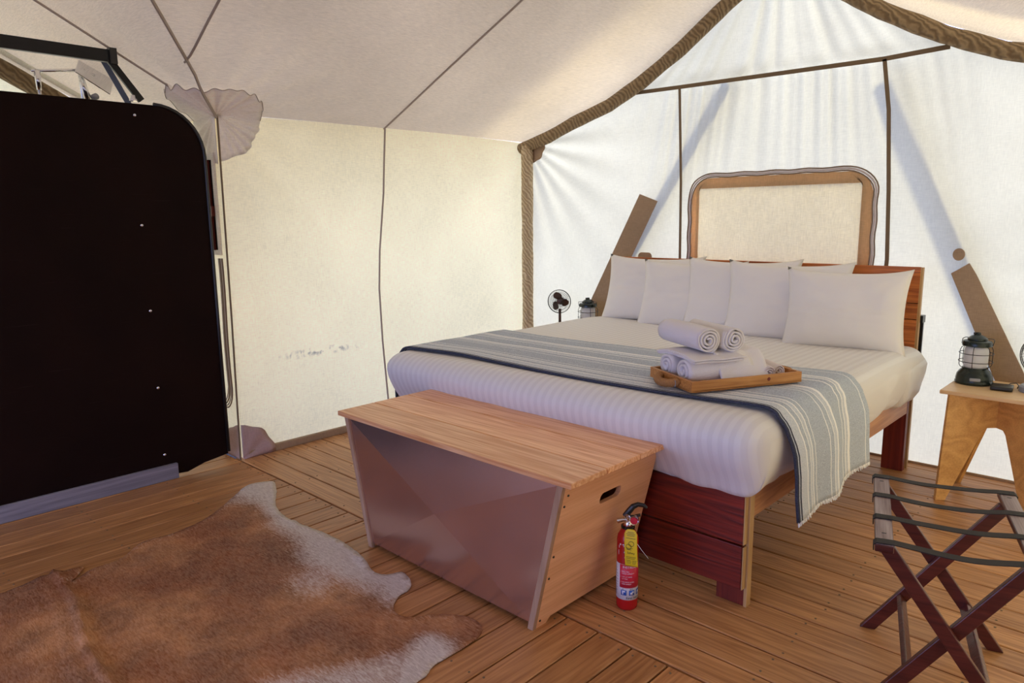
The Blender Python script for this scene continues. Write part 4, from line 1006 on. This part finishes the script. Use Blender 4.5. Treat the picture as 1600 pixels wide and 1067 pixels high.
# ------------------------------------------------------------------ fire extinguisher
EX = (-1.458, 2.135, 0)
ex = thing('fire_extinguisher', 'small red fire extinguisher with a yellow tag beside the chest', 'extinguisher', EX)
R = 0.0405
obj('cylinder', MB().lathe([(0.0001, 0.0), (R-0.006, 0.0), (R-0.001, 0.006), (R, 0.014), (R, 0.275), (R-0.003, 0.292), (R-0.012, 0.308), (0.022, 0.318), (0.018, 0.330), (0.0001, 0.330)], 40), 'redpaint', ex, smooth='auto')
obj('neck_ring', MB().lathe([(0.018, 0.318), (0.026, 0.320), (0.026, 0.328), (0.017, 0.330)], 24), 'dgreen', ex, smooth='auto')
obj('valve', MB().lathe([(0.0001, 0.326), (0.014, 0.326), (0.014, 0.340), (0.010, 0.346), (0.012, 0.372), (0.0001, 0.376)], 20), 'chrome', ex, smooth='auto')
va_ = math.atan2(-1, 0.42) if False else math.radians(215)      # nozzle points left of the camera
nd = Vector((math.cos(va_), math.sin(va_), 0)); nb_ = -nd
obj('nozzle', MB().tube([Vector((0, 0, 0.352)), nd*0.020+Vector((0, 0, 0.350)), nd*0.040+Vector((0, 0, 0.345))], [0.008, 0.0075, 0.010], 12).tube([nd*0.040+Vector((0, 0, 0.345)), nd*0.041+Vector((0, 0, 0.3448))], [0.010, 0.006], 12), 'chrome', ex, smooth='auto')
up_ = Vector((0, 0, 1))
obj('lever', MB().tube([nd*0.014+up_*0.364, nb_*0.004+up_*0.386, nb_*0.018+up_*0.404, nb_*0.036+up_*0.413, nb_*0.056+up_*0.410, nb_*0.070+up_*0.400], [0.010, 0.012, 0.011, 0.009, 0.008, 0.005], 10), 'black', ex, bevel=0.003)
obj('carry_handle', MB().bar(nd*0.012+up_*0.356, nb_*0.046+up_*0.372, 0.018, 0.007), 'black', ex, bevel=0.002)
cd = Vector((0.50, -0.86, 0)).normalized()            # towards the camera
gm = Matrix.Translation(cd*0.018+Vector((0.020, 0.012, 0.358))) @ cd.to_track_quat('Z', 'Y').to_matrix().to_4x4()
ga = obj('gauge', MB().lathe([(0.0001, 0.006), (0.014, 0.006), (0.017, 0.009), (0.0185, 0.006), (0.0185, -0.006), (0.0001, -0.008)], 28, gm), 'chrome', ex, smooth='auto')
obj('gauge_face', MB().lathe([(0.0001, 0.0072), (0.0132, 0.0068)], 24, gm), 'redlabel', ga)
obj('pin_ring', MB().tube([cd*0.024+Vector((0.012*math.cos(a), 0, 0.368+0.012*math.sin(a))) for a in [2*PI*i/16 for i in range(16)]], 0.0012, 5, True), 'chrome', ex, smooth=True)
# wrapped label: angle 0 points to the camera
fa_ = math.atan2(cd.y, cd.x)-0.16
def cyl(a, z, off=0.0006): t = fa_+a/R; return ((R+off)*math.cos(t), (R+off)*math.sin(t), z)
def wrap(name, a0, a1, z0, z1, mat, off=0.0006, par=ex, n=24):
    return obj(name, MB().grid(lambda u, v: cyl(lerp(a0, a1, u), lerp(z0, z1, v), off), n, 2), mat, par, smooth=True, solid=0.0002)
lb_ = wrap('label', -0.075, 0.080, 0.045, 0.188, 'white', n=40)
wrap('label_red_field', -0.020, 0.080, 0.094, 0.187, 'redlabel', 0.0010, lb_)
def text(body, size, a, z, mat, par, place, name='lettering'):
    cu = bpy.data.curves.new('t', 'FONT'); cu.body = body; cu.size = size; cu.resolution_u = 2
    o = bpy.data.objects.new('t', cu); COL.objects.link(o); dg = bpy.context.evaluated_depsgraph_get(); me_ = bpy.data.meshes.new_from_object(o.evaluated_get(dg))
    vs = [place(a+v.co.x, z+v.co.y) for v in me_.vertices]; fs = [tuple(p.vertices) for p in me_.polygons]
    bpy.data.objects.remove(o); bpy.data.curves.remove(cu); bpy.data.meshes.remove(me_)
    return obj(name, MB().add(vs, fs), mat, par)
cp = lambda a, z: cyl(a, z, 0.0016)
text('INSTRUCTIONS', 0.0125, -0.008, 0.174, 'white', lb_, cp)
for k, (t1_, t2_) in enumerate((('1. PULL PIN', 'HOLD UPRIGHT'), ('2. AIM AT BASE', 'OF FIRE'), ('3. SQUEEZE LEVER', 'AND SWEEP'))):
    text(t1_, 0.0065, -0.016, 0.158-0.021*k, 'white', lb_, cp); text(t2_, 0.0065, -0.011, 0.150-0.021*k, 'white', lb_, cp)
text('First Alert', 0.013, 0.006, 0.050, 'ink', lb_, cp)
for a in (-0.014, 0.017, 0.047):
    q = wrap('pictogram', a, a+0.022, 0.064, 0.085, 'blueink', 0.0011, lb_, 6)
wrap('pictogram_mark', -0.009, -0.004, 0.067, 0.082, 'white', 0.0015, lb_, 2); wrap('pictogram_mark', -0.009, 0.003, 0.077, 0.082, 'white', 0.0015, lb_, 3)
wrap('pictogram_mark', 0.022, 0.031, 0.067, 0.076, 'white', 0.0015, lb_, 3); wrap('pictogram_mark', 0.028, 0.036, 0.074, 0.080, 'white', 0.0015, lb_, 3)
wrap('pictogram_mark', 0.052, 0.062, 0.068, 0.080, 'white', 0.0015, lb_, 3)
text('A', 0.008, -0.008, 0.0865, 'ink', lb_, cp); text('B:C', 0.008, 0.020, 0.0865, 'ink', lb_, cp)
fine = MB()
for k in range(22):
    z = 0.176-0.0056*k; a = -0.066
    fine.grid(lambda u, v: cyl(lerp(a, a+0.030+0.008*math.sin(k*3.3), u), z+0.0022*v, 0.0014), 6, 1)
obj('small_print', fine, 'grey', lb_)
chips = MB()
for a, z, w, h in ((-0.022, 0.262, 0.006, 0.006), (-0.026, 0.250, 0.003, 0.010), (-0.010, 0.264, 0.008, 0.004), (-0.006, 0.258, 0.004, 0.004), (-0.028, 0.222, 0.002, 0.020), (-0.002, 0.214, 0.004, 0.004), (-0.004, 0.234, 0.002, 0.006)):
    chips.grid(lambda u, v: cyl(a+w*u, z+h*v, 0.0007), 3, 1)
obj('paint_chips', chips, 'white', ex)
# yellow inspection tag hanging in front
tdir = Vector((math.cos(fa_+PI/2), math.sin(fa_+PI/2), 0)); tn = Vector((math.cos(fa_), math.sin(fa_), 0))
def tagp(a, z, off=0.0):
    bow = 0.006*math.sin((z-0.19)/0.15*PI)
    return tn*(R+0.005+bow+off-0.03*max(0, (a-0.025))*1.5)+tdir*(a+0.10*(0.33-z)*0.30)+up_*z
tg_ = obj('inspection_tag', MB().grid(lambda u, v: tagp(lerp(-0.002, 0.046, u), lerp(0.188, 0.335-0.018*(abs(2*u-1)**4), v)), 10, 16), 'yellow', ex, smooth=True, solid=0.0006)
tm = MB()
for z, a, b in ((0.322, 0.010, 0.034), (0.316, 0.006, 0.038), (0.310, 0.008, 0.036), (0.300, 0.004, 0.040), (0.262, 0.004, 0.030), (0.256, 0.006, 0.024), (0.226, 0.004, 0.040), (0.220, 0.004, 0.036), (0.212, 0.004, 0.020), (0.206, 0.004, 0.022), (0.200, 0.004, 0.020), (0.212, 0.026, 0.042), (0.206, 0.026, 0.040), (0.200, 0.026, 0.038)):
    tm.grid(lambda u, v: tagp(lerp(a, b, u), z+0.0016*v, 0.0012), 4, 1)
obj('tag_print', tm, 'ink', tg_)['kind'] = 'stuff'
tm = MB()
for q, (a, z) in enumerate(((0.024, 0.280), (0.014, 0.268))):
    tm.tube([tagp(a+0.010*math.cos(t), z+0.010*math.sin(t), 0.0012) for t in [2*PI*i/10 for i in range(10)]], 0.0008, 4, True)
obj('tag_seal', tm, 'ink', tg_)
text('Safety', 0.012, 0.008, 0.240, 'ink', tg_, lambda a, z: tagp(a, z, 0.0012))
obj('cable_tie', MB().tube([tagp(0.030, 0.30, -0.006), tagp(0.062, 0.262), tagp(0.082, 0.232)+tdir*0.004], 0.0009, 5), 'white', ex, smooth=True)

# ------------------------------------------------------------------ night tables (two interlocking plywood frames)
def night_table(loc, rz, label):
    t = thing('night_table', label, 'table', loc, rz, 'plywood night tables beside the bed')
    obj('tabletop', MB().box((-0.225, -0.205, 0.566), (0.225, 0.205, 0.585)), 'bambootop', t, bevel=0.003)
    hd = 0.285
    def frame(dr, cut):
        d = Vector((math.cos(dr), math.sin(dr), 0)); s_ = Vector((-d.y, d.x, 0))
        pts = [(-hd+0.025, 0.565), (-hd, 0.0), (-hd+0.05, 0.0), (-0.075, 0.365), (-0.055, 0.385), (0.055, 0.385), (0.075, 0.365), (hd-0.05, 0.0), (hd, 0.0), (hd-0.025, 0.565)]
        m = MB().prism(pts, 0.018, lambda a, b, c: tuple(d*a+up_*b+s_*(c-0.009)))
        return obj('leg_frame', m, 'bamboo', t, bevel=0.0015)
    frame(math.atan2(0.20, 0.21), 0); frame(math.atan2(0.20, -0.21), 1)
    return t
NT = (-0.672, 4.262, 0)
night_table(NT, 0, 'pale plywood night table on the right of the bed, carrying a lantern')
NL = (-3.53, 4.275, 0)
nl = night_table(NL, 0, 'pale plywood night table left of the bed, mostly hidden behind the mattress')

def lantern(loc, label):
    t = thing('lantern', label, 'lantern', loc, 0, 'black camping lanterns on the night tables')
    obj('base', MB().lathe([(0.0001, 0), (0.086, 0), (0.088, 0.010), (0.084, 0.018), (0.085, 0.026), (0.080, 0.050), (0.070, 0.066), (0.060, 0.076), (0.058, 0.084), (0.0001, 0.084)], 36), 'dgreen', t, smooth='auto')
    bp = Matrix.Translation((0.020, -0.080, 0.032)) @ Matrix.Rotation(0.25, 4, 'Z')
    obj('port_cover', MB().box((-0.024, -0.006, -0.008), (0.024, 0.004, 0.008), bp), 'grey', t, bevel=0.004)
    obj('globe', MB().lathe([(0.048, 0.084), (0.053, 0.095), (0.054, 0.120), (0.054, 0.165), (0.052, 0.186), (0.046, 0.198)], 28), 'glass', t, smooth=True, solid=0.002)
    obj('light_core', MB().lathe([(0.0001, 0.085), (0.020, 0.086), (0.022, 0.190), (0.0001, 0.192)], 16), 'white', t, smooth='auto')
    cg = MB()
    for k in range(6):
        a = PI/6+k*PI/3
        cg.tube([((r)*math.cos(a), r*math.sin(a), z) for r, z in ((0.052, 0.080), (0.070, 0.088), (0.077, 0.100), (0.077, 0.175), (0.070, 0.192), (0.058, 0.200))], 0.0018, 6)
    for z in (0.117, 0.160): cg.tube([(0.078*math.cos(a), 0.078*math.sin(a), z) for a in [2*PI*i/28 for i in range(28)]], 0.0019, 6, True)
    obj('wire_cage', cg, 'blackm', t, smooth=True)
    obj('cap', MB().lathe([(0.0001, 0.198), (0.062, 0.198), (0.068, 0.200), (0.068, 0.216), (0.064, 0.224), (0.046, 0.230), (0.046, 0.238), (0.030, 0.250), (0.014, 0.257), (0.013, 0.262), (0.011, 0.268), (0.0001, 0.270)], 36), 'dgreen', t, smooth='auto')
    obj('bail_handle', MB().tube([(-0.070, 0, 0.206), (-0.071, 0.02, 0.228), (-0.064, 0.045, 0.232), (-0.03, 0.070, 0.230), (0.03, 0.070, 0.230), (0.064, 0.045, 0.232), (0.071, 0.02, 0.228), (0.070, 0, 0.206)], 0.002, 6), 'blackm', t, smooth=True)
    obj('knob', MB().tube([(-0.020, -0.004, 0.262), (0.004, 0, 0.264)], 0.006, 8), 'black', t, smooth=True)
    return t
ln = lantern((-0.806, 4.335, 0.5855), 'black caged camping lantern on the right night table')
dup_tree(ln, (-3.395, 4.385, 0.5855), 0.9, 'black caged camping lantern on the left night table, half hidden by the bed')

def fan(loc, rz, tilt, blademat, label, hz=0.222):
    t = thing('desk_fan', label, 'fan', loc, rz, 'small desk fans on the night tables')
    obj('base', MB().lathe([(0.0001, 0), (0.068, 0), (0.070, 0.006), (0.068, 0.026), (0.060, 0.034), (0.0001, 0.036)], 32), 'grey', t, smooth='auto')
    obj('stand', MB().tube([(0, 0.012, 0.03), (0, 0.012, hz-0.06)], 0.011, 12), blademat, t, smooth='auto')
    T = Matrix.Translation((0, 0, hz)) @ Matrix.Rotation(tilt, 4, 'X') @ Matrix.Rotation(PI/2, 4, 'X')
    gu = MB()
    for r, z in ((0.092, 0.0), (0.092, 0.010), (0.070, 0.026), (0.045, 0.034), (0.022, 0.036)): gu.tube([T @ Vector((r*math.cos(a), r*math.sin(a), z)) for a in [2*PI*i/40 for i in range(40)]], 0.0024 if z < 0.02 else 0.0010, 5, True)
    for r, z in ((0.070, -0.024), (0.040, -0.030)): gu.tube([T @ Vector((r*math.cos(a), r*math.sin(a), z)) for a in [2*PI*i/36 for i in range(36)]], 0.0010, 4, True)
    for k in range(40):
        a = 2*PI*k/40
        gu.tube([T @ Vector((r*math.cos(a+c), r*math.sin(a+c), z)) for r, z, c in ((0.091, 0.006, 0), (0.070, 0.026, 0.08), (0.045, 0.034, 0.14), (0.018, 0.037, 0.2))], 0.0008, 4)
        gu.tube([T @ Vector((r*math.cos(a), r*math.sin(a), z)) for r, z in ((0.091, 0.0), (0.070, -0.024), (0.03, -0.031))], 0.0008, 4)
    obj('guard', gu, 'blackm', t, smooth=True)
    obj('hub', MB().lathe([(0.0001, 0.022), (0.018, 0.020), (0.021, 0.010), (0.021, -0.006), (0.0001, -0.008)], 24, T), blademat, t, smooth='auto')
    obj('motor', MB().lathe([(0.0001, -0.022), (0.020, -0.022), (0.030, -0.030), (0.028, -0.060), (0.0001, -0.066)], 24, T), blademat, t, smooth='auto')
    for k in range(3):
        a0 = PI/2+k*2*PI/3+0.1; m = MB()
        def fn(u, v):
            r = lerp(0.016, 0.078, v); w = 0.30+0.62*math.sin(PI*min(1, v*0.92+0.10))**0.8; an = a0+(u-0.5)*w*1.55+0.35*v
            edge = 1-0.10*(abs(2*u-1)**3)*v
            return tuple(T @ Vector((r*edge*math.cos(an), r*edge*math.sin(an), 0.004+0.012*(u-0.5)*2*0.8)))
        m.grid(fn, 8, 10); obj('blade', m, blademat, t, smooth=True, solid=0.0016)
    return t
fan((-3.665, 4.365, 0.5855), 0.45, 0.0, 'fanbrown', 'small brown bladed desk fan on the left night table')
fan((-0.535, 4.300, 0.5855), -0.55, 0.05, 'black', 'small black desk fan on the right night table, cut by the frame', 0.178)
pb = thing('power_bank', 'flat black power bank lying beside the right lantern', 'power bank', (-0.668, 4.262, 0.5855), 0.10)
obj('case', MB().rbox((-0.048, -0.052, 0), (0.048, 0.052, 0.022), 0.006, (6, 6, 4)), 'black', pb, smooth=True, weld=True)
obj('cord', MB().tube([(0.02, 0.05, 0.012), (0.03, 0.075, 0.020), (0.055, 0.080, 0.024), (0.066, 0.060, 0.016), (0.062, 0.040, 0.006)], 0.0025, 6), 'black', pb, smooth=True)

# ------------------------------------------------------------------ folding luggage rack
RK = dict(cx=-0.4788, cy=2.4395, a=0.309, w=0.186, l=0.297, h=0.552, fw=0.186)
rk = thing('luggage_rack', 'dark mahogany folding luggage rack with four black straps', 'luggage rack', (RK['cx'], RK['cy'], 0), RK['a'])
w, l, h = RK['w'], RK['l'], RK['h']
for s_ in (-1, 1):
    rl = obj('top_rail', MB().box((s_*w-0.024, -l-0.01, h-0.022), (s_*w+0.024, l+0.01, h-0.001)), 'mahogany', rk, bevel=0.003)
    obj('pale_top', MB().box((s_*w-0.022, -l-0.006, h-0.001), (s_*w+0.022, l+0.006, h)), 'railtop', rl)  # thin paler layer over the top face of the rail
    for e in (-0.22, 0.24):
        obj('screw_slot', MB().box((s_*w-0.006, e, h-0.0005), (s_*w+0.006, e+0.005, h+0.0006)), 'ink', rl)
for s_, yo in ((-1, 0.0), (1, 0.026)):
    for e in (-1, 1):
        y = e*(l-0.040-(0.0 if s_ < 0 else 0.024))
        p = Vector((s_*(w-0.004), y, h-0.02)); q = Vector((-s_*(w+0.010), y, 0.0)); d = (q-p).normalized()
        sd_ = Vector((-d.z, 0, d.x)); hw = 0.020
        k = hw/abs(d.z)
        vs = []
        for yy in (y-0.011, y+0.011):
            vs += [(p.x-k, yy, p.z), (p.x+k, yy, p.z), (q.x+k, yy, 0.0), (q.x-k, yy, 0.0)]
        obj('leg', MB().add(vs, [(0, 1, 2, 3), (7, 6, 5, 4), (0, 4, 5, 1), (1, 5, 6, 2), (2, 6, 7, 3), (3, 7, 4, 0)]), 'mahogany', rk, bevel=0.003)
        if s_ < 0 and e > 0: obj('pivot_bolt', MB().lathe([(0.0001, 0.003), (0.005, 0.002), (0.006, 0)], 12, Matrix.Translation((0, y-0.011, 0.28)) @ Matrix.Rotation(PI/2, 4, 'X')), 'chrome', rk, smooth=True)
    t = 0.74; x_ = lerp(s_*w, -s_*(w+0.01), t); z_ = lerp(h-0.02, 0, t); yl = l-0.04-(0.0 if s_ < 0 else 0.024)
    obj('stretcher', MB().bar((x_, -yl, z_), (x_, yl, z_), 0.034, 0.018, (s_*0.8, 0, 0.6)), 'mahogany', rk, bevel=0.004)
for k in range(4):
    y = lerp(l-0.014, -l+0.014, k/3); sag = 0.010+0.004*(k % 2)
    P = [(-w-0.027, y, h-0.022), (-w-0.0275, y, h-0.004), (-w-0.020, y, h+0.003)]+[(lerp(-w+0.024, w-0.024, i/10), y, h+0.003-sag*math.sin(PI*i/10)) for i in range(11)]+[(w+0.020, y, h+0.003), (w+0.0275, y, h-0.004), (w+0.027, y, h-0.022)]
    m = MB(); vs = []
    for i, p in enumerate(P):
        vs += [(p[0], y-0.0165+0.003*math.sin(i*0.9+k), p[2]), (p[0], y+0.0165+0.003*math.sin(i*0.9+k), p[2])]
    m.add(vs, [(2*i, 2*i+1, 2*i+3, 2*i+2) for i in range(len(P)-1)])
    obj('strap', m, 'strap', rk, solid=0.0028, smooth=False)
